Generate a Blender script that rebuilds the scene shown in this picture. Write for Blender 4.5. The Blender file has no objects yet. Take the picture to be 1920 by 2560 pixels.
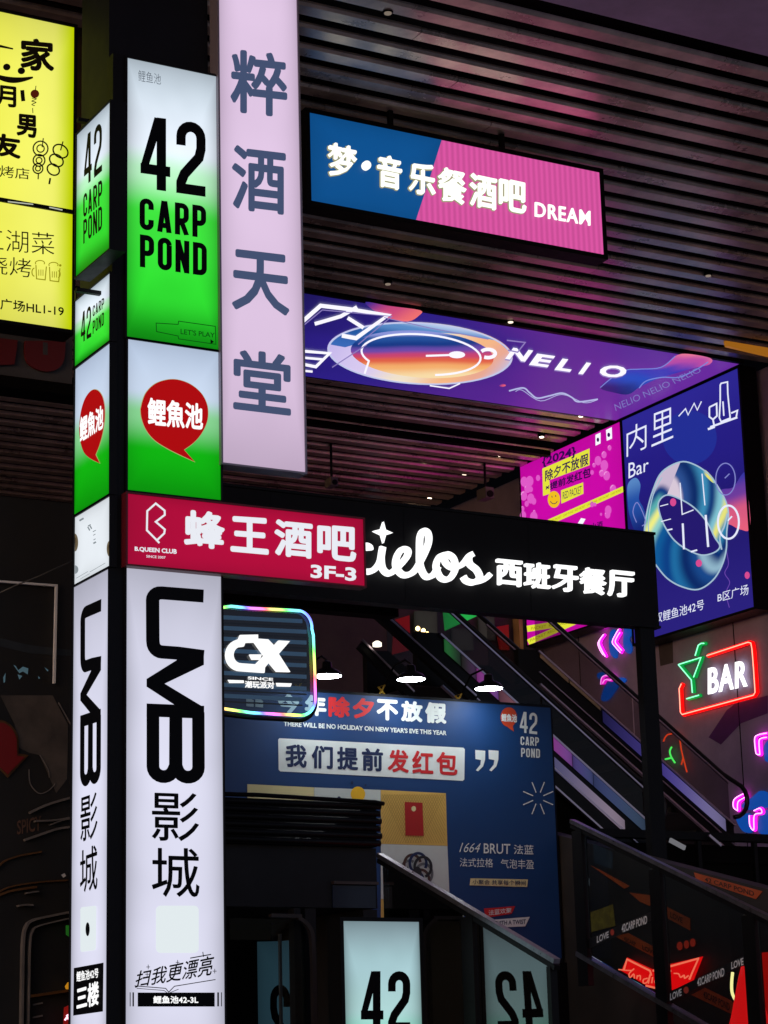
import bpy, bmesh, math, random
from mathutils import Vector, Matrix
random.seed(4)
SC = bpy.context.scene
COL = SC.collection
# ------------------------------------------------------------------ camera, world, exposure
CAMF, YAW, PIT, ROL = 5586.5, math.radians(29.561), math.radians(14.2505), math.radians(-1.557)
EYE = Vector((0, 0, 1.6))
FWD = Vector((math.sin(YAW)*math.cos(PIT), math.cos(YAW)*math.cos(PIT), math.sin(PIT)))
r0 = Vector((math.cos(YAW), -math.sin(YAW), 0)); u0 = r0.cross(FWD)
RGT = r0*math.cos(ROL) + u0*math.sin(ROL)
UPV = -r0*math.sin(ROL) + u0*math.cos(ROL)
cam = bpy.data.cameras.new('camera'); co = bpy.data.objects.new('camera', cam); COL.objects.link(co)
co.matrix_world = Matrix(((RGT.x, UPV.x, -FWD.x, EYE.x), (RGT.y, UPV.y, -FWD.y, EYE.y), (RGT.z, UPV.z, -FWD.z, EYE.z), (0, 0, 0, 1)))
cam.sensor_fit = 'VERTICAL'; cam.sensor_height = 36; cam.lens = CAMF/2560*36
cam.clip_start = .1; cam.clip_end = 600
SC.camera = co
SC.view_settings.view_transform = 'Standard'; SC.view_settings.look = 'None'
SC.view_settings.exposure = 0; SC.view_settings.gamma = 1; SC.view_settings.use_curve_mapping = False
wd = bpy.data.worlds.new('World'); SC.world = wd; wd.use_nodes = True
wn = wd.node_tree; wn.nodes.clear()
sky = wn.nodes.new('ShaderNodeTexSky'); sky.sky_type = 'NISHITA'; sky.sun_disc = False
sky.sun_elevation = math.radians(11); sky.sun_rotation = math.radians(245)
tint = wn.nodes.new('ShaderNodeMix'); tint.data_type = 'RGBA'; tint.blend_type = 'MULTIPLY'; tint.inputs[0].default_value = 1
tint.inputs[7].default_value = (.92, .82, 1.05, 1)
bgn = wn.nodes.new('ShaderNodeBackground'); bgn.inputs[1].default_value = .095
wo = wn.nodes.new('ShaderNodeOutputWorld')
wn.links.new(sky.outputs[0], tint.inputs[6]); wn.links.new(tint.outputs[2], bgn.inputs[0]); wn.links.new(bgn.outputs[0], wo.inputs[0])
sun = bpy.data.lights.new('night_sun', 'SUN'); sun.energy = .05; sun.angle = math.radians(50); sun.color = (1, .95, .98)
so_ = bpy.data.objects.new('night_sun', sun); COL.objects.link(so_)
so_.rotation_euler = Vector((-.88, -.42, .2)).to_track_quat('Z', 'Y').to_euler()
SC.cycles.use_denoising = True
SC.cycles.max_bounces = 6
SC.cycles.sample_clamp_indirect = 4

# ------------------------------------------------------------------ measuring: a point of the photograph put on a known plane
CR = dict(F=(0, 0, 1), P=(0, 0, .86406), A=(0, 0, 2.6018), B=(0, 650, 2.07375), C=(0, 1400, 1.9067), D=(700, 200, 1.8433),
          E=(1200, 850, 2.2125), G=(540, 1450, 2.37), H=(540, 1950, 1.929), I=(1250, 1800, 2.476), J=(880, 1480, 2.765),
          K=(1500, 1500, 3.567), L=(760, 1000, 2.860), M=(1380, 2020, 3.072), N=(540, 1980, 3.607), Q=(740, 0, 1.406),
          S=(0, 780, 3.071), T=(0, 1440, 3.35), W=(0, 2000, 3.95))
def at(c, x, y, axis, val):
    ox, oy, s = CR[c]; X = ox+x/s; Y = oy+y/s
    d = FWD + RGT*((X-960)/CAMF) - UPV*((Y-1280)/CAMF)
    i = 'xyz'.index(axis); t = (val-EYE[i])/d[i]
    return EYE + d*t
class Plane:
    # a = rightwards, b = upwards as one faces the surface, n = towards the viewer
    def __init__(s, axis, val): s.axis, s.val = axis, val
    def ab(s, c, x, y):
        p = at(c, x, y, s.axis, s.val)
        return {'y': (p.x, p.z), 'x': (-p.y, p.z), 'z': (p.x, -p.y)}[s.axis]
    def w(s, a, b, n=0):
        if s.axis == 'y': return Vector((a, s.val-n, b))
        if s.axis == 'x': return Vector((s.val-n, -a, b))
        return Vector((a, -b, s.val-n))

# ------------------------------------------------------------------ materials
def hx(h):
    h = h.lstrip('#'); c = [int(h[i:i+2], 16)/255 for i in (0, 2, 4)]
    return tuple((v/12.92 if v <= .04045 else ((v+.055)/1.055)**2.4) for v in c)+(1,)
MATS = {}
def mat(name, base='#808080', rough=.5, metal=0., noise=0., nscale=6., bump=0., spec=.5, coat=0., dirt=None):
    if name in MATS: return MATS[name]
    m = bpy.data.materials.new(name); m.use_nodes = True; nt = m.node_tree; b = nt.nodes['Principled BSDF']
    c = hx(base); b.inputs['Base Color'].default_value = c
    b.inputs['Roughness'].default_value = rough; b.inputs['Metallic'].default_value = metal
    b.inputs['Specular IOR Level'].default_value = spec; b.inputs['Coat Weight'].default_value = coat
    if noise or bump or dirt:
        tc = nt.nodes.new('ShaderNodeTexCoord')
        n = nt.nodes.new('ShaderNodeTexNoise'); n.inputs['Scale'].default_value = nscale; n.inputs['Detail'].default_value = 6
        n.inputs['Roughness'].default_value = .65
        nt.links.new(tc.outputs['Object'], n.inputs['Vector'])
        if noise or dirt:
            rp = nt.nodes.new('ShaderNodeValToRGB'); rp.color_ramp.elements[0].position = .32; rp.color_ramp.elements[1].position = .68
            d = hx(dirt) if dirt else tuple(v*(1-noise) for v in c[:3])+(1,)
            rp.color_ramp.elements[0].color = d
            rp.color_ramp.elements[1].color = tuple(min(1, v*(1+noise*.5)) for v in c[:3])+(1,)
            nt.links.new(n.outputs[0], rp.inputs[0]); nt.links.new(rp.outputs[0], b.inputs['Base Color'])
            ml = nt.nodes.new('ShaderNodeMapRange'); ml.inputs[3].default_value = max(.05, rough-.12); ml.inputs[4].default_value = min(1, rough+.15)
            nt.links.new(n.outputs[0], ml.inputs[0]); nt.links.new(ml.outputs[0], b.inputs['Roughness'])
        if bump:
            bp = nt.nodes.new('ShaderNodeBump'); bp.inputs['Strength'].default_value = bump; bp.inputs['Distance'].default_value = .02
            nt.links.new(n.outputs[0], bp.inputs['Height']); nt.links.new(bp.outputs[0], b.inputs['Normal'])
    MATS[name] = m; return m
def glow(name, color, strength=1., body='#0a0a0a', uneven=0., uscale=1.5, rough=.4):
    """a surface that gives off light, one print colour; uneven = tubes behind do not light the sheet evenly"""
    if name in MATS: return MATS[name]
    m = bpy.data.materials.new(name); m.use_nodes = True; nt = m.node_tree; b = nt.nodes['Principled BSDF']
    b.inputs['Base Color'].default_value = hx(body); b.inputs['Roughness'].default_value = rough; b.inputs['Specular IOR Level'].default_value = .15
    b.inputs['Emission Color'].default_value = hx(color); b.inputs['Emission Strength'].default_value = strength
    if uneven: unevenness(nt, b, strength, uneven, uscale)
    MATS[name] = m; return m
def unevenness(nt, b, strength, amount, scale=1.5, power=4):
    tc = nt.nodes.new('ShaderNodeTexCoord'); sp = nt.nodes.new('ShaderNodeSeparateXYZ'); nt.links.new(tc.outputs['UV'], sp.inputs[0])
    def edge(out):
        a = nt.nodes.new('ShaderNodeMath'); a.operation = 'MULTIPLY_ADD'; a.inputs[1].default_value = 2; a.inputs[2].default_value = -1
        nt.links.new(out, a.inputs[0])
        q = nt.nodes.new('ShaderNodeMath'); q.operation = 'ABSOLUTE'; nt.links.new(a.outputs[0], q.inputs[0])
        p = nt.nodes.new('ShaderNodeMath'); p.operation = 'POWER'; p.inputs[1].default_value = power; nt.links.new(q.outputs[0], p.inputs[0])
        return p
    ex, ey = edge(sp.outputs[0]), edge(sp.outputs[1])
    mx = nt.nodes.new('ShaderNodeMath'); mx.operation = 'MAXIMUM'; nt.links.new(ex.outputs[0], mx.inputs[0]); nt.links.new(ey.outputs[0], mx.inputs[1])
    n = nt.nodes.new('ShaderNodeTexNoise'); n.inputs['Scale'].default_value = scale; n.inputs['Detail'].default_value = 2
    nt.links.new(tc.outputs['Object'], n.inputs['Vector'])
    s = nt.nodes.new('ShaderNodeMath'); s.operation = 'MULTIPLY_ADD'; s.inputs[1].default_value = -amount*strength; s.inputs[2].default_value = strength
    nt.links.new(mx.outputs[0], s.inputs[0])
    r = nt.nodes.new('ShaderNodeMapRange'); r.inputs[1].default_value = .3; r.inputs[2].default_value = .7
    r.inputs[3].default_value = 1-amount*.22; r.inputs[4].default_value = 1+amount*.16
    nt.links.new(n.outputs[0], r.inputs[0])
    t = nt.nodes.new('ShaderNodeMath'); t.operation = 'MULTIPLY'; nt.links.new(s.outputs[0], t.inputs[0]); nt.links.new(r.outputs[0], t.inputs[1])
    nt.links.new(t.outputs[0], b.inputs['Emission Strength'])
def glowramp(name, stops, strength=1., axis=1, mode='uv', uneven=0., body='#0a0a0a', warp=0., wscale=1.2, angle=0.):
    """a lit print whose colour runs through stops along the sheet (axis 0 across, 1 up)"""
    if name in MATS: return MATS[name]
    m = bpy.data.materials.new(name); m.use_nodes = True; nt = m.node_tree; b = nt.nodes['Principled BSDF']
    b.inputs['Base Color'].default_value = hx(body); b.inputs['Roughness'].default_value = .4; b.inputs['Specular IOR Level'].default_value = .15
    tc = nt.nodes.new('ShaderNodeTexCoord'); mp = nt.nodes.new('ShaderNodeMapping'); ra = math.radians(angle); mp.inputs['Rotation'].default_value = (0, 0, ra); mp.inputs['Location'].default_value = (.5-.5*math.cos(ra)+.5*math.sin(ra), .5-.5*math.sin(ra)-.5*math.cos(ra), 0)
    nt.links.new(tc.outputs['UV'], mp.inputs[0]); vec = mp.outputs[0]
    sp = nt.nodes.new('ShaderNodeSeparateXYZ'); nt.links.new(vec, sp.inputs[0]); out = sp.outputs[axis]
    if warp:
        n = nt.nodes.new('ShaderNodeTexNoise'); n.inputs['Scale'].default_value = wscale; n.inputs['Detail'].default_value = 1
        nt.links.new(tc.outputs['UV'], n.inputs['Vector'])
        a = nt.nodes.new('ShaderNodeMath'); a.operation = 'MULTIPLY_ADD'; a.inputs[1].default_value = warp; nt.links.new(n.outputs[0], a.inputs[0])
        nt.links.new(out, a.inputs[2]); s2 = nt.nodes.new('ShaderNodeMath'); s2.operation = 'SUBTRACT'; s2.inputs[1].default_value = warp*.5
        nt.links.new(a.outputs[0], s2.inputs[0]); out = s2.outputs[0]
    rp = nt.nodes.new('ShaderNodeValToRGB'); els = rp.color_ramp.elements
    while len(els) < len(stops): els.new(.5)
    for e, (p, c) in zip(els, sorted(stops)): e.position = p; e.color = hx(c)
    rp.color_ramp.interpolation = 'EASE'
    nt.links.new(out, rp.inputs[0]); nt.links.new(rp.outputs[0], b.inputs['Emission Color'])
    b.inputs['Emission Strength'].default_value = strength
    if uneven: unevenness(nt, b, strength, uneven)
    MATS[name] = m; return m
def glass(name, tintc='#c8d4da', refl=.12, rough=.02):
    if name in MATS: return MATS[name]
    m = bpy.data.materials.new(name); m.use_nodes = True; nt = m.node_tree; nt.nodes.clear()
    t = nt.nodes.new('ShaderNodeBsdfTransparent'); t.inputs[0].default_value = hx(tintc)
    g = nt.nodes.new('ShaderNodeBsdfGlossy'); g.inputs['Roughness'].default_value = rough
    g.inputs[0].default_value = (1, 1, 1, 1)
    mx = nt.nodes.new('ShaderNodeMixShader'); fr = nt.nodes.new('ShaderNodeLayerWeight'); fr.inputs[0].default_value = refl
    ad = nt.nodes.new('ShaderNodeMath'); ad.operation = 'ADD'; ad.use_clamp = True; ad.inputs[1].default_value = refl*.6
    nt.links.new(fr.outputs['Fresnel'], ad.inputs[0]); nt.links.new(ad.outputs[0], mx.inputs[0])
    nt.links.new(t.outputs[0], mx.inputs[1]); nt.links.new(g.outputs[0], mx.inputs[2])
    o = nt.nodes.new('ShaderNodeOutputMaterial'); nt.links.new(mx.outputs[0], o.inputs[0])
    MATS[name] = m; return m

# ------------------------------------------------------------------ objects
WL = {}
def tag(o, label=None, cat=None, group=None, kind=None):
    if label: o['label'] = label
    if cat: o['category'] = cat
    if group: o['group'] = group
    if kind: o['kind'] = kind
    return o
def thing(name, label, cat, loc, group=None, kind=None):
    o = bpy.data.objects.new(name, None); COL.objects.link(o); o.location = loc; o.empty_display_size = .2
    WL[o] = Vector(loc); return tag(o, label, cat, group, kind)
def mesh(name, verts, faces, m, parent=None, smooth=False, uv=None, loc=None):
    me = bpy.data.meshes.new(name)
    off = WL[parent] if parent else (Vector(loc) if loc else Vector((0, 0, 0)))
    me.from_pydata([tuple(Vector(v)-off) for v in verts], [], faces)
    me.materials.append(m)
    if smooth: me.shade_smooth()
    if uv:
        l = me.uv_layers.new(name='UVMap')
        for lp in me.loops: l.data[lp.index].uv = uv[lp.vertex_index]
    o = bpy.data.objects.new(name, me); COL.objects.link(o)
    if parent: o.parent = parent; WL[o] = WL[parent]
    else: o.location = off; WL[o] = off
    return o
BF = [(0, 3, 2, 1), (4, 5, 6, 7), (0, 1, 5, 4), (1, 2, 6, 5), (2, 3, 7, 6), (3, 0, 4, 7)]
def boxv(x0, x1, y0, y1, z0, z1):
    return [(x0, y0, z0), (x1, y0, z0), (x1, y1, z0), (x0, y1, z0), (x0, y0, z1), (x1, y0, z1), (x1, y1, z1), (x0, y1, z1)]
class MB:
    def __init__(s): s.v = []; s.f = []
    def add(s, v, f): n = len(s.v); s.v += [tuple(p) for p in v]; s.f += [tuple(i+n for i in q) for q in f]; return s
    def box(s, *a): return s.add(boxv(*a), BF)
    def beam(s, p, q, w, h, up=Vector((0, 0, 1))):
        p = Vector(p); q = Vector(q); d = (q-p).normalized(); r = d.cross(up).normalized(); u = r.cross(d)
        v = []
        for c in (p, q):
            v += [c-r*w/2-u*h/2, c+r*w/2-u*h/2, c+r*w/2+u*h/2, c-r*w/2+u*h/2]
        return s.add(v, [(0, 1, 2, 3), (7, 6, 5, 4), (0, 4, 5, 1), (1, 5, 6, 2), (2, 6, 7, 3), (3, 7, 4, 0)])
    def tube(s, pts, r, n=8, closed=False):
        pts = [Vector(p) for p in pts]; k = len(pts); rings = []
        for i, p in enumerate(pts):
            a = pts[i-1] if (i or closed) else pts[i]; b = pts[(i+1) % k] if (i < k-1 or closed) else pts[i]
            d = (b-a).normalized(); h = Vector((0, 0, 1)) if abs(d.z) < .9 else Vector((1, 0, 0))
            x = d.cross(h).normalized(); y = x.cross(d)
            rings.append([p+x*r*math.cos(2*math.pi*j/n)+y*r*math.sin(2*math.pi*j/n) for j in range(n)])
        # keep neighbouring rings aligned
        for i in range(1, k):
            best = min(range(n), key=lambda q: sum((rings[i][(j+q) % n]-rings[i-1][j]).length for j in range(n)))
            rings[i] = [rings[i][(j+best) % n] for j in range(n)]
        v = [p for rg in rings for p in rg]; f = []
        for i in range(k if closed else k-1):
            for j in range(n):
                a = i*n+j; b = i*n+(j+1) % n; c = ((i+1) % k)*n+(j+1) % n; d = ((i+1) % k)*n+j
                f.append((a, b, c, d))
        if not closed: f += [tuple(range(n-1, -1, -1)), tuple(range((k-1)*n, k*n))]
        return s.add(v, f)
    def lathe(s, c, prof, n=20):
        c = Vector(c); v = []; f = []
        for (r, z) in prof:
            for j in range(n): v.append(c+Vector((r*math.cos(2*math.pi*j/n), r*math.sin(2*math.pi*j/n), z)))
        for i in range(len(prof)-1):
            for j in range(n): f.append((i*n+j, i*n+(j+1) % n, (i+1)*n+(j+1) % n, (i+1)*n+j))
        f += [tuple(range(n-1, -1, -1)), tuple(range((len(prof)-1)*n, len(prof)*n))]
        return s.add(v, f)
    def build(s, name, m, parent=None, smooth=False, loc=None): return mesh(name, s.v, s.f, m, parent, smooth, loc=loc)
def box(name, m, parent, *a): return MB().box(*a).build(name, m, parent)
def solo(name, m, label, cat, mb, loc, group=None, kind=None): return tag(mb.build(name, m, None, loc=loc), label, cat, group, kind)

# ---- flat shapes on a plane
def spline(pts, n=8, closed=False):
    out = []; k = len(pts)
    for i in range(k if closed else k-1):
        g = lambda j: pts[j % k] if closed else pts[max(0, min(k-1, j))]
        a, b, c, d = g(i-1), g(i), g(i+1), g(i+2)
        for j in range(n):
            t = j/n
            out.append(tuple(.5*((2*b[q])+(-a[q]+c[q])*t+(2*a[q]-5*b[q]+4*c[q]-d[q])*t*t+(-a[q]+3*b[q]-3*c[q]+d[q])*t**3) for q in (0, 1)))
    if not closed: out.append(tuple(pts[-1]))
    return out
def ell(cx, cy, rx, ry, rot=0, n=40, a0=0, a1=360):
    c, s = math.cos(math.radians(rot)), math.sin(math.radians(rot)); out = []
    full = abs(a1-a0) >= 360; m = n if full else n+1
    for i in range(m):
        t = math.radians(a0+(a1-a0)*i/n); x, y = rx*math.cos(t), ry*math.sin(t)
        out.append((cx+x*c-y*s, cy+x*s+y*c))
    return out
def ribbon(pts, w, closed=False, taper=None):
    """quads of a stroke of width w along pts"""
    pts = [p for i, p in enumerate(pts) if i == 0 or math.dist(p, pts[i-1]) > 1e-6]; k = len(pts); L = []; R = []
    if k < 2: return []
    for i, p in enumerate(pts):
        a = pts[i-1] if (i or closed) else None; b = pts[(i+1) % k] if (i < k-1 or closed) else None
        ds = []
        for u, v in ((a, p), (p, b)):
            if u is not None and v is not None:
                l = math.dist(u, v) or 1; ds.append(((v[0]-u[0])/l, (v[1]-u[1])/l))
        if len(ds) == 1: nx, ny, s = -ds[0][1], ds[0][0], 1
        else:
            mx, my = ds[0][0]+ds[1][0], ds[0][1]+ds[1][1]; l = math.hypot(mx, my) or 1; nx, ny = -my/l, mx/l
            s = min(1.9, 1/max(.2, abs(nx*-ds[0][1]+ny*ds[0][0])))
        ww = w if taper is None else w*taper(i/(k-1))
        L.append((p[0]+nx*s*ww/2, p[1]+ny*s*ww/2)); R.append((p[0]-nx*s*ww/2, p[1]-ny*s*ww/2))
    return [[L[i], L[(i+1) % k], R[(i+1) % k], R[i]] for i in range(k if closed else k-1)]
EACH = {'ring_highlight', 'bubble_print', 'pink_dot', 'seal_print', 'cup_icon', 'red_lamp_dot', 'slogan_tape', 'quote_mark', 'logo_dash', 'small_print', 'address_bar', 'dot_print', 'cracker_print'}
STROKES = {'wave_line', 'faint_print', 'disc_line', 'ring_line', 'clock_ring', 'spark_mark', 'vent_slat', 'firework_print'}
def flat(name, parent, pl, polys, m, off=.004, th=0., g=None, c=None, uvbox=True):
    """polygons (crop pixels through c, or any 2D space through g) laid on plane pl; th = real thickness"""
    V = []; Fc = []; g = g or (lambda x, y: pl.ab(c, x, y))
    if name in EACH and len(polys) > 1:
        return [flat(name, parent, pl, [p], m, off+i*.0002, th, g, c) for i, p in enumerate(polys)]
    if name in STROKES:
        gr = []
        for p in polys:
            if gr and len(p) == 4 and len(gr[-1][-1]) == 4 and math.dist(p[0], gr[-1][-1][1]) < 1e-6 and math.dist(p[3], gr[-1][-1][2]) < 1e-6: gr[-1].append(p)
            else: gr.append([p])
        if len(gr) > 1: return [flat(name+' ', parent, pl, p, m, off+i*.0002, th, g, c) for i, p in enumerate(gr)]
    name = name.strip()
    prev = None; kk = 0
    for k, poly in enumerate(polys):
        # quads of one stroke share an edge and a depth; a new stroke gets a depth of its own
        if not (prev and len(poly) == 4 and len(prev) == 4 and math.dist(poly[0], prev[1]) < 1e-6 and math.dist(poly[3], prev[2]) < 1e-6): kk += 1
        prev = poly; k = kk
        ab = [g(*p) for p in poly]
        ar = sum(ab[i-1][0]*ab[i][1]-ab[i][0]*ab[i-1][1] for i in range(len(ab)))
        if ar < 0: ab.reverse()
        o = off+(k*7 % 31)*.00005
        n = len(V); q = len(ab)
        V += [pl.w(a, b, o+th) for a, b in ab]; Fc.append(tuple(range(n, n+q)))
        if th > 0:
            V += [pl.w(a, b, o) for a, b in ab]
            for i in range(q): Fc.append((n+i, n+q+i, n+q+(i+1) % q, n+(i+1) % q))
    pr = [Vector(v) for v in V]
    if pl.axis == 'y': A = [(v.x, v.z) for v in pr]
    elif pl.axis == 'x': A = [(-v.y, v.z) for v in pr]
    else: A = [(v.x, -v.y) for v in pr]
    x0 = min(a for a, b in A); x1 = max(a for a, b in A); y0 = min(b for a, b in A); y1 = max(b for a, b in A)
    uv = [((a-x0)/(x1-x0+1e-9), (b-y0)/(y1-y0+1e-9)) for a, b in A]
    o = mesh(name, V, Fc, m, parent, uv=uv)
    bm = bmesh.new(); bm.from_mesh(o.data)
    big = [f for f in bm.faces if len(f.verts) > 4]
    if big: bmesh.ops.triangulate(bm, faces=big)
    bm.to_mesh(o.data); bm.free()
    return o
def quadmap(pl, c, L, R):
    """unit square -> the quadrilateral with left edge L=(x,ytop,ybottom) and right edge R"""
    tl, bl = pl.ab(c, L[0], L[1]), pl.ab(c, L[-2] if len(L) == 4 else L[0], L[-1])
    tr, br = pl.ab(c, R[0], R[1]), pl.ab(c, R[-2] if len(R) == 4 else R[0], R[-1])
    def g(u, v):
        return tuple((1-u)*((1-v)*bl[i]+v*tl[i])+u*((1-v)*br[i]+v*tr[i]) for i in (0, 1))
    return g
TC = {}
def font2d(s, bold=0., shear=0., space=1.):
    k = (s, bold, shear, space)
    if k not in TC:
        c = bpy.data.curves.new('lettering', 'FONT'); c.body = s; c.resolution_u = 3; c.offset = bold; c.shear = shear; c.space_character = space
        o = bpy.data.objects.new('lettering', c); COL.objects.link(o)
        dg = bpy.context.evaluated_depsgraph_get(); me = o.evaluated_get(dg).to_mesh()
        v = [(q.co.x, q.co.y) for q in me.vertices]; f = [tuple(p.vertices) for p in me.polygons]
        o.evaluated_get(dg).to_mesh_clear(); bpy.data.objects.remove(o); bpy.data.curves.remove(c)
        x0 = min(a for a, b in v); x1 = max(a for a, b in v); y0 = min(b for a, b in v); y1 = max(b for a, b in v)
        TC[k] = ([((a-x0)/(x1-x0), (b-y0)/(y1-y0)) for a, b in v], f)
    return TC[k]
def text(parent, pl, c, s, L, R, m, bold=.012, off=.005, th=0., shear=0., name='lettering', space=1.):
    cjk = any(ord(ch) > 0x2000 for ch in s) and bold > 0
    v, f = font2d(s, 0. if cjk else bold, shear, space); g = quadmap(pl, c, L, R)
    lv = [0]*len(v)
    if cjk:
        # heavier weight: the same thin glyph laid again a hair to each side, every layer at its own depth
        sx = bold/(.95*len(s)); sy = bold/.92; v0, f0 = list(v), list(f); v = []; f = []; lv = []
        ds = [(0, 0), (1, 0), (-1, 0), (0, 1), (0, -1), (.72, .72), (-.72, .72), (.72, -.72), (-.72, -.72)] if bold > .015 else [(0, 0), (1, 0), (-1, 0), (0, 1), (0, -1)]
        for i, (dx, dy) in enumerate(ds):
            n0 = len(v); v += [((x*(1-2*sx)+sx)+dx*sx, (y*(1-2*sy)+sy)+dy*sy) for x, y in v0]; f += [tuple(q+n0 for q in t) for t in f0]; lv += [i*.00012]*len(v0)
    P2 = [g(*p) for p in v]; n = len(P2)
    V = [pl.w(a, b, off+th+l) for (a, b), l in zip(P2, lv)]
    # faces wound towards the viewer
    a, b, cc = (P2[i] for i in f[0][:3]); flip = ((b[0]-a[0])*(cc[1]-a[1])-(b[1]-a[1])*(cc[0]-a[0])) < 0
    fs = [tuple(reversed(q)) if flip else q for q in f]
    if th > 0:
        from collections import Counter
        ec = Counter(); di = {}
        for q in fs:
            for i in range(len(q)):
                e = (q[i-1], q[i]); ec[frozenset(e)] += 1; di[frozenset(e)] = e
        V += [pl.w(a, b, off) for a, b in P2]
        for e, k in ec.items():
            if k == 1: x, y = di[e]; fs.append((y, x, x+n, y+n))
    return mesh(name, V, fs, m, parent)
# ---- condensed stroke lettering (42 CARP POND) in unit cells
def glyph(ch, w=.44, s=.135):
    x0, x1, y0, y1 = s/2, w-s/2, s/2, 1-s/2; r = (x1-x0)/2; cx = w/2
    top = lambda a0, a1: ell(cx, y1-r, r, r, 0, 10, a0, a1)
    bot = lambda a0, a1: ell(cx, y0+r, r, r, 0, 10, a0, a1)
    if ch == 'C': return [[(x1, .66)]+top(0, 180)+bot(180, 360)+[(x1, .34)]]
    if ch == 'O': return [top(0, 180)+bot(180, 360)+[(x1, y1-r)]]
    if ch == 'A': return [[(s*.45, 0), (cx-.01, 1)], [(w-s*.45, 0), (cx+.01, 1)], [(.1, .22), (w-.1, .22)]]
    if ch == 'N': return [[(x0, 0), (x0, 1)], [(x1, 0), (x1, 1)], [(x0, .97), (x1, .03)]]
    if ch == 'D': return [[(x0, 0), (x0, 1)], [(x0, y1), (cx, y1)]+ell(cx, y1-r, r, r, 0, 8, 90, 0)+ell(cx, y0+r, r, r, 0, 8, 0, -90)+[(x0, y0)]]
    if ch in 'PR':
        o = [[(x0, 0), (x0, 1)], [(x0, y1), (cx, y1)]+ell(cx, y1-r, r, r, 0, 8, 90, 0)+ell(cx, .44+r, r, r, 0, 8, 0, -90)+[(x0, .44)]]
        if ch == 'R': o.append([(cx-.02, .44), (x1+.01, 0)])
        return o
    if ch == '2': return [[(x0, .66)]+top(180, 0)+[(x1, .64), (x1-.03, .52), (x0+.05, .27), (x0, .15), (x0, y0)], [(0, y0), (w, y0)]]
    if ch == '4': return [[(w*.70, 0), (w*.70, 1)], [(w*.62, 1), (s*.25, .28)], [(0, .27), (w, .27)]]
def strokes2d(word, s=.135, gap=.13, flip=False):
    out = []; x = 0
    for ch in word:
        for st in glyph(ch, .44, s): out += ribbon([(px+x, py) for px, py in st], s)
        x += .44+gap
    W = x-gap
    out = [[(min(1, max(0, px/W)), min(1, max(0, py))) for px, py in q] for q in out]
    if flip: out = [[(1-px, py) for px, py in q] for q in out]
    return out
def condensed(parent, pl, c, word, L, R, m, off=.005, th=0., s=.15, gap=.12, flip=False):
    return flat('lettering', parent, pl, strokes2d(word, s, gap, flip), m, off, th, g=quadmap(pl, c, L, R))
def umb2d():
    X = lambda x: (x-695)/280; Y = lambda y: 1-(y-125)/945; q = []
    def rb(pts, w): q.extend([[(X(a), Y(b)) for a, b in quad] for quad in ribbon(pts, w)])
    rb([(972, 165), (772, 158)]+ell(765, 197, 39, 39, 0, 6, 270, 180)[1:]+[(727, 390)]+ell(770, 400, 42, 45, 0, 6, 180, 90)+[(850, 448), (972, 460)], 64)
    q.append([(X(a), Y(b)) for a, b in [(840, 440), (972, 440), (972, 500), (783, 597), (972, 705), (972, 750), (830, 750), (830, 697), (697, 614), (697, 577), (840, 482)]])
    rb([(697, 725), (972, 728)], 62)
    rb([(727, 728), (727, 985)]+ell(777, 990, 50, 48, 0, 10, 180, 20)+[(833, 985), (835, 728)], 60)
    rb([(837, 728), (837, 985)]+ell(893, 990, 51, 48, 0, 10, 160, 0)+[(944, 985), (944, 728)], 60)
    return q
# ---- light boxes
def rect(pl, pts):
    ab = [pl.ab(*p) for p in pts]  # TL TR BR BL
    return (ab[0][0]+ab[3][0])/2, (ab[1][0]+ab[2][0])/2, (ab[2][1]+ab[3][1])/2, (ab[0][1]+ab[1][1])/2
def plbox(name, parent, pl, a0, a1, b0, b1, n0, n1, m):
    P = [pl.w(a, b, n) for n in (n0, n1) for (a, b) in ((a0, b0), (a1, b0), (a1, b1), (a0, b1))]
    return mesh(name, P, [(3, 2, 1, 0), (4, 5, 6, 7), (0, 1, 5, 4), (1, 2, 6, 5), (2, 3, 7, 6), (3, 0, 4, 7)], m, parent)
def lightbox(name, label, pl, r, facem, depth=.15, lip=.02, group=None, cat='sign', housing=None, a=None, uv=True):
    a0, a1, b0, b1 = r
    root = thing(name, label, cat, pl.w((a0+a1)/2, b0, -depth/2), group)
    h = housing or mat('black powder coated steel', '#07080a', .5, .0, noise=.4, nscale=9, spec=.2)
    plbox('housing', root, pl, a0-lip, a1+lip, b0-lip, b1+lip, -depth, -.003, h)
    # frame lips, standing proud of the face
    for nm, q in (('frame_rail', (a0-lip, a1+lip, b1, b1+lip)), ('frame_rail', (a0-lip, a1+lip, b0-lip, b0)), ('frame_stile', (a0-lip, a0, b0, b1)), ('frame_stile', (a1, a1+lip, b0, b1))):
        plbox(nm, root, pl, q[0], q[1], q[2], q[3], -.0025, .012, h)
    f = flat('light_panel', root, pl, [[(a0, b0), (a1, b0), (a1, b1), (a0, b1)]], facem, 0, g=lambda x, y: (x, y))
    return root
def screws(root, pl, r, n=3):
    pass
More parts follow.
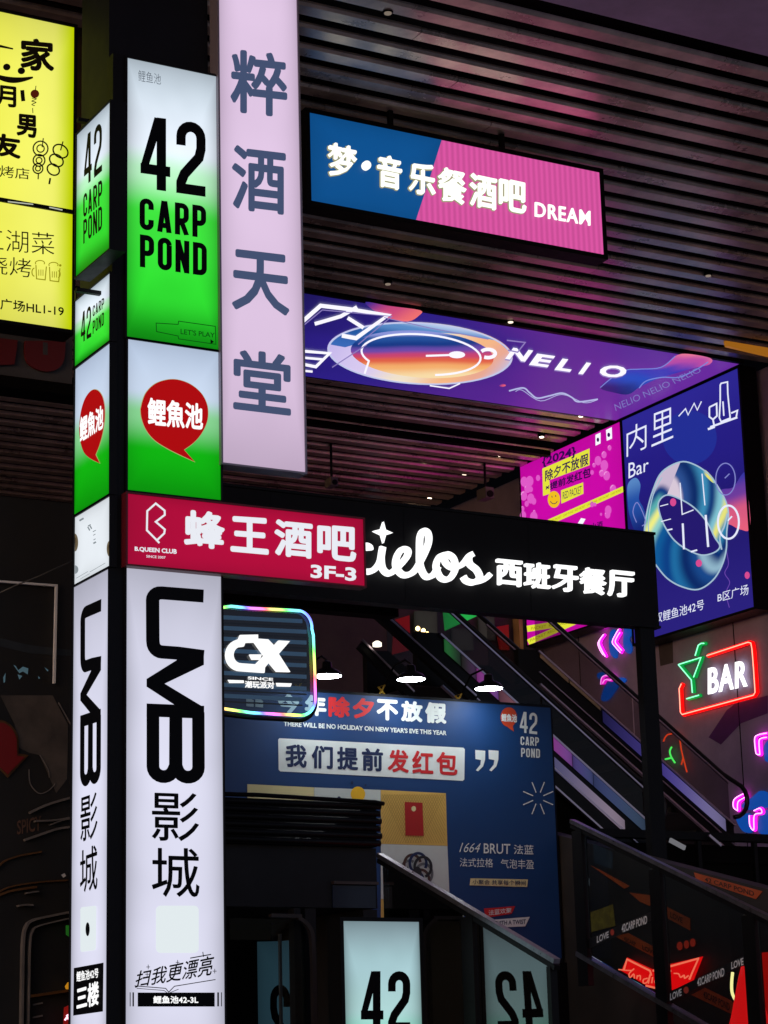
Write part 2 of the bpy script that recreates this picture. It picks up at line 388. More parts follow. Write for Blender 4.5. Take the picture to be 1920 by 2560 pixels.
# ================================================================== SETTING
M_slat = mat('bronze grey corrugated ceiling paint', '#d9c8b2', .28, .5, noise=.5, nscale=1.3, bump=.05)
M_dark = mat('near black soffit', '#070606', .8, noise=.4, nscale=4, spec=.1)
M_blk = mat('black powder coated steel', '#07080a', .5, .0, noise=.4, nscale=9, spec=.2)
M_navy = mat('navy black cladding sheet', '#0a0e16', .55, .0, noise=.3, nscale=3, spec=.2)
M_plas = mat('mauve painted plaster', '#e2c4e6', .85, noise=.18, nscale=1.6, bump=.15)
M_wall = mat('grey mauve rendered wall', '#9a8fae', .8, noise=.22, nscale=1.3, bump=.15)
M_floor = mat('grey street paving', '#9c9c9c', .5, noise=.4, nscale=2, bump=.1)
M_steel = mat('brushed stainless steel', '#a8a6a8', .28, 1., noise=.15, nscale=12)
M_rail = mat('dull galvanised rail', '#8c8c92', .3, .9, noise=.3, nscale=14)
M_white = mat('white card print', '#e8eeee', .5)
M_ink = mat('black print ink', '#05060a', .5, spec=.1)
M_rubber = mat('black rubber', '#060608', .6, spec=.15)
CEIL = 11.6
tag(mesh('ground', [(-80, -80, 0), (120, -80, 0), (120, 120, 0), (-80, 120, 0)], [(0, 1, 2, 3)], M_floor), kind='structure')
ceil = tag(box('slatted_ceiling', M_dark, None, -8, 26, 16.3, 36.5, CEIL+.3, CEIL+.4), kind='structure'); ceil.data.name = 'ceiling_deck'
WL[ceil] = Vector((0, 0, 0))
for k in range(48):  # every slat of the ceiling
  if True:
    y = 16.62+.4*k; x1 = 26 if y < 24.3 else 19.86
    # one extruded pan: chamfered lower corners, like the folded metal of the photograph
    xj = 9.5+(k*3.7) % 6.5   # butt joint between two lengths
  for me_x in ((-6, xj-.004), (xj+.004, x1)):
    prof = [(-.105, CEIL+.05), (-.105, CEIL+.03), (-.085, CEIL), (.085, CEIL), (.105, CEIL+.03), (.105, CEIL+.05)]
    dz = -.10 if y > 29.4 else 0
    v = [(x, y+a, b+dz+random.uniform(-.002, .002)) for x in me_x for a, b in prof]
    f = [(i, (i+1) % 6, (i+1) % 6+6, i+6) for i in range(6)]+[tuple(range(5, -1, -1)), tuple(range(6, 12))]
    mesh('slat', v, f, M_slat, ceil)
tag(box('plaster_soffit', M_plas, None, 2, 30, 9.5, 16.2, CEIL-.02, CEIL+.3), kind='structure')
so = [o for o in COL.objects if o.name == 'plaster_soffit'][0]
flat('plaster_joint', so, Plane('z', CEIL-.02), [[(2, -14.68), (30, -14.68), (30, -14.70), (2, -14.70)]], M_dark, .002, g=lambda x, y: (x, y))
# walls round the hall
solo('side_wall', M_wall, 'grey mauve wall carrying the bar neon sign, right side', 'wall', MB().box(20.3, 20.7, 16.5, 36, 0, CEIL-.05), (20.5, 26, 0))
solo('back_wall', mat('dark brown back wall', '#1a1512', .7, noise=.5, nscale=2), 'dark wall closing the hall behind the escalators', 'wall', MB().box(-8, 20.2, 36.1, 36.4, 0, CEIL+.3), (12, 36.2, 0))
rb = thing('roof_beam', 'long dark beam crossing under the slatted ceiling behind the ceiling screen', 'beam', (10, 29.4, CEIL-.3))
box('beam_body', M_dark, rb, 4, 19.8, 29.32, 29.46, CEIL-.16, CEIL-.01)
# ================================================================== PYLON
PX = 6.17
PF = Plane('y', 15.0); PL_ = Plane('x', PX)
py = thing('sign_pylon', 'tall black steel sign pylon carrying the stacked light boxes', 'pylon', (6.7, 15.4, 0))
box('core', M_navy, py, 6.20, 7.06, 15.14, 15.72, 0, 11.45)
box('corner_post', M_blk, py, PX+.012, 6.285, 15.012, 15.135, 0, 9.47)
box('rear_post', M_blk, py, PX+.012, 6.19, 15.76, 15.8, 0, 7.75)
for z in (3.3, 5.2, 6.6, 8.1):
    box('bracket', M_blk, py, 7.06, 7.12, 15.2, 15.26, z-.03, z+.03)
MUMB = glow('cool white light box sheet', '#dcdcf0', 1.03, uneven=.42, uscale=1.1)
MGRN = glowramp('white to green light box print', [(0, '#12b014'), (.16, '#2fe030'), (.45, '#3fe63e'), (.6, '#b9f3c4'), (.7, '#e9f3ff'), (1, '#dcebf8')], 1.08, 1, uneven=.5)
MGRN2 = glowramp('sky to green light box print', [(0, '#06a806'), (.28, '#0cb90c'), (.52, '#8fe09a'), (.68, '#d4e4fb'), (1, '#c9daf4')], .95, 1, uneven=.25)
LT = mat('raised black acrylic', '#05060a', .5, spec=.12)
LETW = glow('white lit lettering', '#ffffff', 1.1)
REDP = glow('deep red backlit print', '#b00508', .95)
OUTL = glow('yellow cut line of print', '#d8d890', .6)
# --- front upper green
lb = lightbox('light_box', 'tall white to green light box with big 42 CARP POND on pylon front', PF, rect(PF, [('A', 822, 380), ('A', 1410, 495), ('A', 1422, 2270), ('A', 828, 2199)]), MGRN, .12, .015)
condensed(lb, PF, 'A', '42', (912, 752, 1222), (1335, 806, 1282), LT, s=.14, gap=.09)
condensed(lb, PF, 'A', 'CARP', (906, 1287, 1492), (1339, 1343, 1552), LT, s=.165, gap=.11)
condensed(lb, PF, 'A', 'POND', (908, 1525, 1737), (1343, 1587, 1798), LT, s=.165, gap=.11)
text(lb, PF, 'A', '鲤鱼池', (898, 455, 528), (1045, 485, 552), glow('grey print on lit sheet', '#7c8896', .5), bold=-.005)
DG = glow('dark green line print', '#0a6a14', .5)
flat('bottle_outline', lb, PF, ribbon([(808, 328), (922, 335), (925, 318), (1115, 345), (1118, 438), (925, 410), (922, 395), (810, 372)], 4, True), DG, .005, c='B')
text(lb, PF, 'B', "LET'S PLAY", (935, 357, 385), (1112, 378, 404), DG)
flat('arrow_mark', lb, PF, [[(1090, 412), (1108, 425), (1090, 437)]], LT, .005, c='B')
# --- front bubble
BUB = spline([(735, 740), (755, 690), (800, 645), (860, 623), (920, 622), (985, 645), (1040, 690), (1070, 745), (1077, 800), (1068, 850), (1040, 905), (1000, 950), (952, 985)], 5)+[(1008, 1047)]+spline([(940, 1015), (870, 980), (800, 935), (755, 880), (732, 820), (727, 775)], 5)
def bubble(root, pl, g=None, c=None, tl=None):
    flat('bubble_rim', root, pl, ribbon(BUB, 5, True), OUTL, .003, g=g, c=c)
    flat('speech_bubble', root, pl, [BUB], REDP, .006, g=g, c=c)
lb = lightbox('light_box', 'blue white and green light box with red speech bubble, pylon front', PF, rect(PF, [('B', 660, 412), ('B', 1137, 478), ('B', 1145, 1242), ('B', 662, 1198)]), MGRN2, .12, .015)
bubble(lb, PF, c='B')
text(lb, PF, 'B', '鲤魚池', (762, 713, 858), (1050, 747, 884), LETW, bold=.03, off=.009)
# --- front UMB
lb = lightbox('light_box', 'long white light box reading UMB with cinema characters, pylon front', PF, (6.297, 7.07, .55, rect(PF, [('C', 605, 28), ('C', 1058, 65), ('C', 1075, 2210), ('C', 598, 2205)])[3]), MUMB, .12, .015)
flat('lettering', lb, PF, umb2d(), LT, .005, g=quadmap(PF, 'C', (695, 122, 695, 1064), (972, 134, 976, 1070)))
text(lb, PF, 'C', '影', (722, 1105, 1338), (948, 1113, 1343), LT, .006); text(lb, PF, 'C', '城', (722, 1368, 1605), (950, 1376, 1611), LT, .006)
def rrect(x0, y0, x1, y1, r):
    return ell(x1-r, y0+r, r, r, 0, 6, 270, 360)+ell(x1-r, y1-r, r, r, 0, 6, 0, 90)+ell(x0+r, y1-r, r, r, 0, 6, 90, 180)+ell(x0+r, y0+r, r, r, 0, 6, 180, 270)
CARD = glow('pale mint card over lit sheet', '#e2ebee', 1.)
flat('white_card', lb, PF, [rrect(742, 1648, 945, 1873, 22)], CARD, .004, .004, c='C')
text(lb, PF, 'C', '扫我更漂亮', (642, 1962, 2040), (1020, 1882, 1978), LT, .012, shear=.25)
flat('brush_lines', lb, PF, ribbon([(640, 2030), (788, 2042), (803, 2060), (830, 2032), (1026, 2000)], 4)+ribbon([(650, 2042), (780, 2052), (800, 2066), (850, 2046)], 3)+ribbon([(905, 1898), (1005, 1880)], 5)+ribbon([(965, 1868), (968, 1892)], 4), LT, .005, c='C')
for sx, sy in ((845, 1918), (850, 1958), (705, 1940), (1022, 1960), (700, 1975)):
    flat('spark_mark', lb, PF, ribbon([(sx-9, sy), (sx+9, sy)], 3)+ribbon([(sx, sy-11), (sx, sy+11)], 3), LT, .005, c='C')
flat('address_bar', lb, PF, [[(655, 2062), (1022, 2062), (1022, 2129), (655, 2129)], [(617, 2061), (621, 2061), (621, 2128), (617, 2128)], [(630, 2061), (637, 2061), (637, 2128), (630, 2128)], [(1034, 2061), (1042, 2061), (1042, 2128), (1034, 2128)], [(1052, 2061), (1056, 2061), (1056, 2128), (1052, 2128)]], LT, .005, c='C')
text(lb, PF, 'C', '鲤鱼池42-3L', (728, 2078, 2114), (943, 2078, 2114), LETW, .03, off=.008)
# --- left face stack
lb = lightbox('light_box', 'narrow white and green light box with small 42 CARP POND, pylon left side', PL_, rect(PL_, [('B', 390, 215), ('B', 575, 67), ('B', 573, 420), ('B', 390, 553)]), MGRN, .05, .006)
condensed(lb, PL_, 'B', '42', (423, 278, 432), (476, 232, 398), LT, s=.13)
condensed(lb, PL_, 'B', 'CARP', (484, 240, 296), (543, 194, 248), LT); condensed(lb, PL_, 'B', 'POND', (484, 318, 385), (543, 268, 336), LT)
lb = lightbox('light_box', 'narrow light box with red speech bubble on green, pylon left side', PL_, rect(PL_, [('B', 390, 568), ('B', 573, 430), ('B', 573, 1208), ('B', 388, 1325)]), MGRN2, .05, .006)
qb = quadmap(PL_, 'B', (414, 722, 1128), (548, 632, 1036))
bubble(lb, PL_, g=lambda x, y: qb((x-727)/350, 1-(y-622)/425))
text(lb, PL_, 'B', '鲤魚池', (419, 818, 952), (541, 748, 874), LETW, .03, off=.009)
lb = lightbox('light_box', 'small white poster light box with pale food photos, pylon left side', PL_, rect(PL_, [('B', 388, 1338), ('B', 573, 1222), ('B', 573, 1583), ('B', 388, 1688)]), glow('white poster sheet', '#e6ecf2', 1.05, uneven=.25), .05, .006)
FOOD = glow('food photo print', '#8c7a5c', .55); FOOD2 = glow('dark sauce print', '#3a2c20', .4); GREYP = glow('pale grey print', '#a9b4ba', .6)
for q, m_ in ((ell(391, 1465, 17, 46, 0, 20, -90, 90), FOOD), (ell(391, 1465, 10, 27, 0, 16, -90, 90), FOOD2), (ell(572, 1497, 16, 42, 0, 20, 90, 270), FOOD), (ell(572, 1497, 9, 26, 0, 16, 90, 270), FOOD2), (ell(391, 1605, 18, 22, 0, 16, -90, 90), GREYP)):
    flat('food_print', lb, PL_, [q], m_, .004, c='B')
flat('faint_print', lb, PL_, sum([ribbon([(x, y), (x+w, y-w*.58)], h) for x, y, w, h in ((415, 1352, 22, 9), (460, 1380, 14, 6), (461, 1395, 6, 22), (472, 1388, 6, 18), (485, 1410, 16, 4), (487, 1428, 12, 4), (488, 1470, 14, 8), (489, 1452, 11, 4), (400, 1650, 60, 2.5), (470, 1618, 80, 2.5), (420, 1655, 50, 2))], []), GREYP, .005, c='B')
lb = lightbox('light_box', 'narrow white light box reading UMB down the pylon left side', PL_, rect(PL_, [('C', 355, 126), ('C', 522, 45), ('C', 512, 2210), ('C', 335, 2212)])[:2]+(.55, rect(PL_, [('C', 355, 126), ('C', 522, 45), ('C', 512, 2210), ('C', 335, 2212)])[3]), MUMB, .05, .006)
flat('lettering', lb, PL_, umb2d(), LT, .005, g=quadmap(PL_, 'C', (387, 232, 384, 1088), (487, 178, 484, 1062)))
text(lb, PL_, 'C', '影', (386, 1132, 1345), (468, 1103, 1326), LT, .006); text(lb, PL_, 'C', '城', (384, 1386, 1590), (468, 1352, 1572), LT, .006)
flat('white_card', lb, PL_, [[(388, 1665), (394, 1655), (456, 1648), (462, 1655), (460, 1848), (454, 1860), (394, 1868), (388, 1860)]], CARD, .004, .004, c='C')
flat('card_dot', lb, PL_, [ell(424, 1760, 10, 33, 0, 24)], LT, .010, c='C')
flat('address_plate', lb, PL_, [[(355, 1945), (497, 1919), (494, 2152), (352, 2172)]], LT, .005, c='C')
text(lb, PL_, 'C', '鲤鱼池42号', (370, 1962, 2012), (474, 1944, 1990), LETW, .02, off=.008)
text(lb, PL_, 'C', '三楼', (370, 2036, 2148), (476, 2004, 2120), LETW, .03, off=.008)
# --- projecting blade at upper left
P6 = Plane('x', 6.0)
lb = lightbox('light_box', 'upper blade light box with 42 CARP POND held out left of the pylon', P6, rect(P6, [('A', 500, 885), ('A', 722, 655), ('A', 718, 1645), ('A', 497, 1775)]), MGRN, .12, .012)
condensed(lb, P6, 'A', '42', (551, 892, 1218), (668, 788, 1112), LT, s=.13); condensed(lb, P6, 'A', 'CARP', (546, 1268, 1418), (669, 1165, 1325), LT); condensed(lb, P6, 'A', 'POND', (546, 1435, 1588), (669, 1335, 1488), LT)
for z in (8.93, 7.52):
    box('bracket', M_blk, lb, 5.97, 6.2, 15.2, 15.24, z, z+.03)
# --- lilac banner
PB = Plane('y', 14.97)
q = rect(PB, [('F', 541, 0), ('F', 740.7, 20.8), ('F', 762.9, 1181.4), ('F', 553.6, 1156.3)])
a1 = (PB.ab('F', 740.7, 20.8)[0]+PB.ab('F', 762.9, 1181.4)[0])/2; a0 = PB.ab('F', 553, 1156)[0]
BAN = [('粹', (497, 105, 242), (620, 118, 256)), ('酒', (500, 312, 452), (617, 326, 466)), ('天', (500, 537, 668), (625, 552, 684)), ('堂', (503, 752, 884), (628, 767, 899))]
lb = lightbox('blade_sign', 'tall lilac blade sign with four grey characters right of pylon', PB, (a0+.012, a1, q[2], 11.35), glow('lilac light box sheet', '#e2c8e6', 1., uneven=.32, uscale=.9), .14, .015, housing=mat('pale aluminium return', '#8d8894', .4, .5))
GB = glow('slate blue print on lilac', '#4d5c80', .75)
for s, L, R in BAN: text(lb, PB, 'P', s, L, R, GB, .022)
# --- red sign
PR = Plane('y', 14.93)
lb = lightbox('red_sign', 'wide red lit sign of the bee king bar with 3F-3, across pylon middle', PR, rect(PR, [('F', 318.3, 1234.9), ('F', 907, 1298), ('F', 911, 1462), ('F', 318.3, 1413.3)]), glow('crimson light box sheet', '#b8083c', .95, uneven=.25, uscale=1.3), .1, .014, housing=mat('dark red sign return', '#5a0a18', .45))
WR = glow('near white lit print', '#e9ecf4', 1.)
flat('hexagon_emblem', lb, PR, ribbon([(825, 1468), (806, 1448), (760, 1402), (762, 1302), (806, 1263), (852, 1300), (853, 1322), (806, 1358), (853, 1398), (850, 1418), (814, 1452)], 10), WR, .005, c='B')
text(lb, PR, 'B', 'B.QUEEN CLUB', (697, 1486, 1512), (915, 1500, 1529), WR, .035); text(lb, PR, 'B', 'SINCE 2007', (757, 1530, 1543), (857, 1537, 1550), WR, .01)
for s, c, L, R in (('蜂', 'B', (952, 1290, 1488), (1165, 1312, 1504)), ('王', 'B', (1193, 1327, 1512), (1392, 1340, 1530)), ('酒', 'B', (1420, 1342, 1533), (1620, 1362, 1552)), ('吧', 'L', (92, 888, 1135), (372, 912, 1163)), ('3F-3', 'L', (45, 1176, 1272), (372, 1200, 1298))):
    text(lb, PR, c, s, L, R, WR, .034, name='character')
# --- square logo panel with rainbow tube
PG = Plane('y', 15.25)
gx = thing('logo_panel', 'square louvred glass panel with white GX logo inside a rainbow neon tube', 'neon sign', PG.w(7.6, 4.3, 0))
def pts3(pl, c, pts, n): return [pl.w(*pl.ab(c, *p), n) for p in pts]
def rainbow():
    m = bpy.data.materials.new('rainbow neon tube'); m.use_nodes = True; nt = m.node_tree; b = nt.nodes['Principled BSDF']
    tc = nt.nodes.new('ShaderNodeTexCoord'); s = nt.nodes.new('ShaderNodeSeparateXYZ'); nt.links.new(tc.outputs['Generated'], s.inputs[0])
    a = nt.nodes.new('ShaderNodeMath'); a.operation = 'MULTIPLY_ADD'; a.inputs[1].default_value = 1.55; nt.links.new(s.outputs[0], a.inputs[0])
    b2 = nt.nodes.new('ShaderNodeMath'); b2.operation = 'MULTIPLY'; b2.inputs[1].default_value = 1.3; nt.links.new(s.outputs[2], b2.inputs[0]); nt.links.new(b2.outputs[0], a.inputs[2])
    f = nt.nodes.new('ShaderNodeMath'); f.operation = 'FRACT'; nt.links.new(a.outputs[0], f.inputs[0])
    h = nt.nodes.new('ShaderNodeCombineColor'); h.mode = 'HSV'; h.inputs[1].default_value = .82; h.inputs[2].default_value = 1; nt.links.new(f.outputs[0], h.inputs[0])
    nt.links.new(h.outputs[0], b.inputs['Emission Color']); b.inputs['Emission Strength'].default_value = 2.2; b.inputs['Base Color'].default_value = (0, 0, 0, 1); return m
ring = [(20, 168), (80, 160), (200, 172), (430, 183)]+ell(470, 290, 88, 105, 3, 9, -80, 0)+[(566, 330), (575, 560), (578, 690)]+ell(492, 712, 86, 94, 0, 9, 5, 85)+[(380, 800), (200, 790), (30, 765)]
MB().tube(pts3(PG, 'G', ring, .03), .011, 8).build('neon_tube', rainbow(), gx, True)
rr = [(x, y) for x, y in ring]
flat('glass_pane', gx, PG, [[(-20, 170)]+rr[1:-1]+[(-20, 760)]], glass('blue tinted glass', '#8fa6b4', .10), 0, c='G')
MLOU = glowramp('blue grey blade with painted light', [(0, '#6a86a0'), (.55, '#2c4458'), (1, '#8aa4bc')], .45, 0, body='#7f93a8')  # light falling on the louvres put in as a glowing gradient
for yy in (215, 278, 342, 412, 478, 545, 615, 680):
    x1 = 545 if 250 < yy < 640 else 520
    p, q_ = pts3(PG, 'G', [(-20, yy-2), (x1, yy+25)], -.03)
    MB().beam(p, q_, .012, .03).build('louvre_blade', MLOU, gx); MB().beam(p-Vector((0, 0, .045)), q_-Vector((0, 0, .045)), .014, .010).build('louvre_rod', M_blk, gx)
MB().tube(pts3(PG, 'G', [(-20, 150), (80, 140), (430, 165)]+ell(470, 295, 104, 122, 3, 9, -80, 0)+[(594, 560), (596, 700)]+ell(492, 722, 104, 110, 0, 9, 5, 85)+[(380, 822), (200, 812), (-20, 785)], -.02), .018, 6).build('panel_frame', M_blk, gx, True)
LOGO = glow('white lit lettering', '#ffffff', 1.1)
flat('logo_letter', gx, PG, ribbon([(240, 350)]+[(150, 352)]+ell(140, 448, 68, 72, 0, 14, 270, 90)[0:]+[(280, 530)], 46), LOGO, .01, .02, c='G')
flat('logo_letter', gx, PG, [[(200, 348), (300, 356), (335, 392), (362, 362), (428, 366), (362, 442), (430, 548), (350, 546), (305, 492), (270, 535), (200, 530), (275, 452)]]+[[(190, 445), (262, 445), (250, 475), (205, 475)]], LOGO, .01, .021, c='G')
flat('logo_dash', gx, PG, [[(65, 594), (158, 597), (160, 612), (75, 612)], [(350, 612), (442, 615), (436, 634), (356, 632)]], LOGO, .01, .01, c='G')
text(gx, PG, 'G', '潮玩派对', (168, 598, 640), (342, 604, 646), LOGO, .03, off=.01)
text(gx, PG, 'G', 'SINCE', (185, 572, 590), (335, 582, 600), LOGO, .03, off=.01)
# ================================================================== yellow sign, upper left
PY = Plane('y', 17.0)
YEL = glow('yellow light box sheet', '#f2f436', 1.0, uneven=.35, uscale=1.4); YEL2 = glowramp('yellow print with lime edge', [(0, '#d9ec00'), (.25, '#f6f458'), (.82, '#f8f870'), (1, '#d8ea00')], 1., 0, uneven=.25)
BR = glow('dark brown print on yellow', '#1c1408', .3)
r1 = rect(PY, [('A', -330, 10), ('A', 483, 176), ('A', 470, 1362), ('A', -330, 1240)])
r2 = rect(PY, [('A', -330, 1262), ('A', 468, 1390), ('A', 461, 2138), ('A', -330, 2040)])
ys = lightbox('yellow_sign', 'large yellow barbecue shop light box at upper left edge', PY, (r1[0], r1[1], r2[2], r1[3]), YEL2, .25, .03)
plbox('divider_strip', ys, PY, r1[0], r1[1], r2[3], r1[2], .001, .02, M_blk)
text(ys, PY, 'A', '家', (130, 243, 452), (352, 262, 476), BR, .035, shear=.0)
flat('stroke_print', ys, PY, ribbon([(-60, 300), (0, 302), (84, 320)], 24, taper=lambda t: 1-.6*t)+ribbon(spline([(-70, 470), (0, 506), (70, 522), (140, 520), (213, 505)], 5), 26, taper=lambda t: .4+1.1*math.sin(math.pi*t))+[ell(42, 438, 24, 22), ell(137, 463, 24, 22)], BR, .006, c='A')
text(ys, PY, 'A', '月', (-30, 550, 690), (105, 566, 705), BR, .035)
flat('stroke_print', ys, PY, ribbon([(143, 588), (146, 625), (150, 660)], 26), BR, .006, c='A')
flat('skewer_print', ys, PY, [ell(225, 612, 28, 27)], glow('rust brown print', '#6a2410', .5), .006, c='A')
flat('skewer_print', ys, PY, ribbon([(232, 560), (228, 590)], 5)+ribbon(spline([(205, 640), (235, 645), (205, 660), (232, 668), (205, 682), (225, 690)], 4), 5)+ribbon([(210, 705), (212, 738)], 5), BR, .007, c='A')
text(ys, PY, 'A', '男', (105, 738, 882), (238, 752, 905), BR, .04); text(ys, PY, 'A', '友', (-45, 862, 1012), (134, 885, 1038), BR, .04)
text(ys, PY, 'A', '烧烤店', (-110, 1062, 1145), (190, 1098, 1170), BR, .002)
rings = []
for cx, cy, r in ((262, 968, 48), (252, 1045, 38), (245, 1098, 32)): rings += ribbon(ell(cx, cy, r, r, 0, 24), 9, True)+ribbon(ell(cx, cy, r*.5, r*.5, 0, 16), 8, True)
rings += ribbon([(280, 900), (272, 960)], 7)+ribbon([(248, 1128), (246, 1168)], 8)
for cx, cy, rx, ry, ro in ((392, 985, 52, 40, 35), (365, 1045, 48, 36, 35), (345, 1105, 42, 34, 35)): rings += ribbon(ell(cx, cy, rx, ry, ro, 24), 10, True)
rings += ribbon([(408, 922), (392, 980)], 8)+ribbon([(325, 1160), (318, 1200)], 12)
flat('skewer_print', ys, PY, rings, BR, .006, c='A')
text(ys, PY, 'A', '江湖菜', (-130, 1478, 1625), (352, 1520, 1660), BR, -.008); text(ys, PY, 'A', '烧烤', (-95, 1650, 1775), (202, 1688, 1808), BR, -.006)
OL = glow('olive line print', '#a8a010', .8); mug = []
for dx, dy in ((0, 0), (88, 12)):
    mug += ribbon([(232+dx, 1725+dy), (236+dx, 1815+dy), (292+dx, 1822+dy), (300+dx, 1735+dy)], 7)+ribbon(ell(258+dx, 1712+dy, 30, 16, 0, 14, 150, 390), 6)
    for k in range(3): mug += ribbon([(250+dx+k*14, 1755+dy), (250+dx+k*14, 1795+dy)], 5)
mug += ribbon(ell(222, 1772, 16, 26, 0, 12, 90, 270), 7)+ribbon(ell(376, 1785, 14, 22, 0, 12, -90, 90), 6)+[ell(390, 1728, 8, 8)]
flat('beer_mug_print', ys, PY, mug, OL, .006, c='A')
text(ys, PY, 'A', '广场HL1-19', (0, 1940, 2015), (414, 1990, 2062), BR, .018)
for x0, x1, y in ((45, 210, 1323), (315, 400, 1360)):
    flat('strip_print', ys, PY, ribbon([(x0, y-6), (x1, y+12)], 8), glow('white strip print', '#d8dcc8', .7), .022, c='A')
# ================================================================== DREAM sign
PD = Plane('y', 19.0)
M_pink = glow('pink led sheet', '#dc56a4', .98)
def stripes(m, n=46, depth=.16, ang=0):
    nt = m.node_tree; b = nt.nodes['Principled BSDF']; tc = nt.nodes.new('ShaderNodeTexCoord'); mp = nt.nodes.new('ShaderNodeMapping')
    mp.inputs['Rotation'].default_value = (0, 0, math.radians(ang)); w = nt.nodes.new('ShaderNodeTexWave'); w.inputs['Scale'].default_value = n/6.283*2; w.wave_profile = 'SIN'; w.inputs['Distortion'].default_value = .4
    r = nt.nodes.new('ShaderNodeMapRange'); st = b.inputs['Emission Strength'].default_value; r.inputs[3].default_value = st*(1-depth*2); r.inputs[4].default_value = st*(1+depth*.4)
    nt.links.new(tc.outputs['UV'], mp.inputs[0]); nt.links.new(mp.outputs[0], w.inputs[0]); nt.links.new(w.outputs[1], r.inputs[0]); nt.links.new(r.outputs[0], b.inputs['Emission Strength'])
stripes(M_pink, 52, .09)
ds = lightbox('dream_sign', 'blue and pink lit music bar sign reading DREAM hung under slatted ceiling', PD, rect(PD, [('D', 130, 148), ('D', 1467, 428), ('D', 1495, 810), ('D', 148, 555)]), M_pink, .22, .05)
flat('blue_panel', ds, PD, [[(127, 145), (745, 274), (690, 450), (622, 656), (141, 561)]], glow('cobalt led sheet', '#0e5596', .92, uneven=.2), .0045, c='D')
SGN = glow('pure white lit character', '#fdfff4', 1.2); HAL = glow('warm edge of acrylic character', '#b7b48a', .7)
for s, L, R in (('梦', (215, 290, 442), (346, 318, 462)), ('音', (443, 345, 492), (553, 368, 514)), ('乐', (588, 378, 520), (708, 403, 545)), ('餐', (722, 403, 556), (850, 430, 582)), ('酒', (868, 432, 582), (990, 458, 606)), ('吧', (1003, 455, 598), (1125, 482, 622))):
    text(ds, PD, 'D', s, L, R, SGN, .014, off=.02, th=.03, name='character')
    text(ds, PD, 'D', s, (L[0]-3, L[1]-3, L[2]+3), (R[0]+3, R[1]-3, R[2]+3), HAL, .04, off=.006, th=.012, name='character_backing')
flat('dot_mark', ds, PD, [ell(390, 400, 20, 21, 0, 24)], SGN, .02, .03, c='D')
text(ds, PD, 'D', 'DREAM', (1168, 567, 632), (1422, 609, 675), SGN, .008, off=.02, th=.02, name='lettering', space=1.12)
for a in (11.0, 12.4): box('hanger', M_blk, ds, a, a+.05, 19.05, 19.1, 11.3, 11.62)
# ================================================================== screens: ceiling, side wall
PC = Plane('z', CEIL-.04)
a0, a1 = 11.9, 19.86; nb, fb = -24.42, -27.55
ns = thing('ceiling_screen', 'long purple ceiling screen showing NELIO and a glossy coloured disc', 'screen', (15.9, 26, CEIL-.04))
MB().box(a0-.06, 19.9, 24.36, 27.6, CEIL-.12+.08+.003, CEIL+.15).build('housing', M_blk, ns)
V = [(.0, '#1c1558'), (.35, '#2d1f86'), (.7, '#52258f'), (1., '#6a2a9c')]
flat('screen_panel', ns, PC, [[(a0, nb), (a1, nb), (a1, fb), (a0, fb)]], glowramp('purple screen picture', V, .95, 0, warp=.5, wscale=2.2), 0, g=lambda x, y: (x, y))
CORAL = glowramp('coral screen picture', [(0, '#3a2a90'), (.5, '#c8487c'), (1, '#f07070')], 1., 0)
flat('coral_blob', ns, PC, [spline([(395, 1022), (500, 1040), (645, 1060), (640, 1085), (590, 1112), (500, 1098), (430, 1060)], 4, True)], CORAL, .002, c='D')
flat('wave_shape', ns, PC, [spline([(665, 262), (740, 200), (810, 165), (880, 160), (1000, 150), (1080, 88), (1150, 76), (1275, 100), (1268, 135), (1180, 155), (1060, 190), (960, 222), (880, 262), (820, 300), (740, 290)], 5, True)], glowramp('blue pink wave picture', [(0, '#0f1a6c'), (.35, '#1c46b8'), (.6, '#3a34b0'), (.8, '#b84aa0'), (1, '#f07a90')], 1., 1, warp=.5, wscale=1.6), .002, c='E')
flat('wave_line', ns, PC, ribbon(spline([(880, 265), (920, 225), (1010, 205), (1100, 205), (1200, 160), (1262, 120)], 5), 6)+ribbon(spline([(665, 262), (740, 200), (810, 165), (880, 160), (1000, 150), (1080, 88)], 5), 5), glow('light blue line picture', '#7a8ce0', .9), .003, c='E')
flat('disc_shape', ns, PC, [ell(645, 1258, 428, 143, 3, 60)], glowramp('disc picture', [(0, '#c4b6ea'), (.25, '#d6c8ee'), (.5, '#efe0c8'), (.72, '#f3b684'), (.88, '#e8a890'), (1, '#b8c0e4')], 1.02, 0, warp=.2, wscale=1.4, angle=-12), .004, c='D')
flat('disc_crescent', ns, PC, [ell(645, 1258, 424, 140, 3, 30, 188, 350)+[(1000, 1200), (860, 1172), (700, 1160), (520, 1170), (390, 1205), (300, 1230)]], glowramp('disc crescent picture', [(0, '#3a6ab8'), (.5, '#1f56a0'), (.8, '#5a8cc8'), (1, '#b8ccec')], 1., 1, warp=.2), .005, c='D')
flat('disc_inner', ns, PC, [ell(655, 1262, 330, 108, 4, 60)], glowramp('disc inner picture', [(0, '#f8dca8'), (.2, '#f4ae6c'), (.38, '#e06048'), (.5, '#c84470'), (.62, '#6a4aa8'), (.75, '#163a86'), (.9, '#24529c'), (1, '#8a94d8')], 1., 1, warp=.3, wscale=1.2, angle=-34), .006, c='D')
WS = glow('white screen picture', '#f4f2ff', 1.08)
flat('disc_rim', ns, PC, ribbon(ell(645, 1258, 422, 140, 3, 60), 7, True), glow('pale lilac rim picture', '#c6cdf0', .95), .008, c='D')
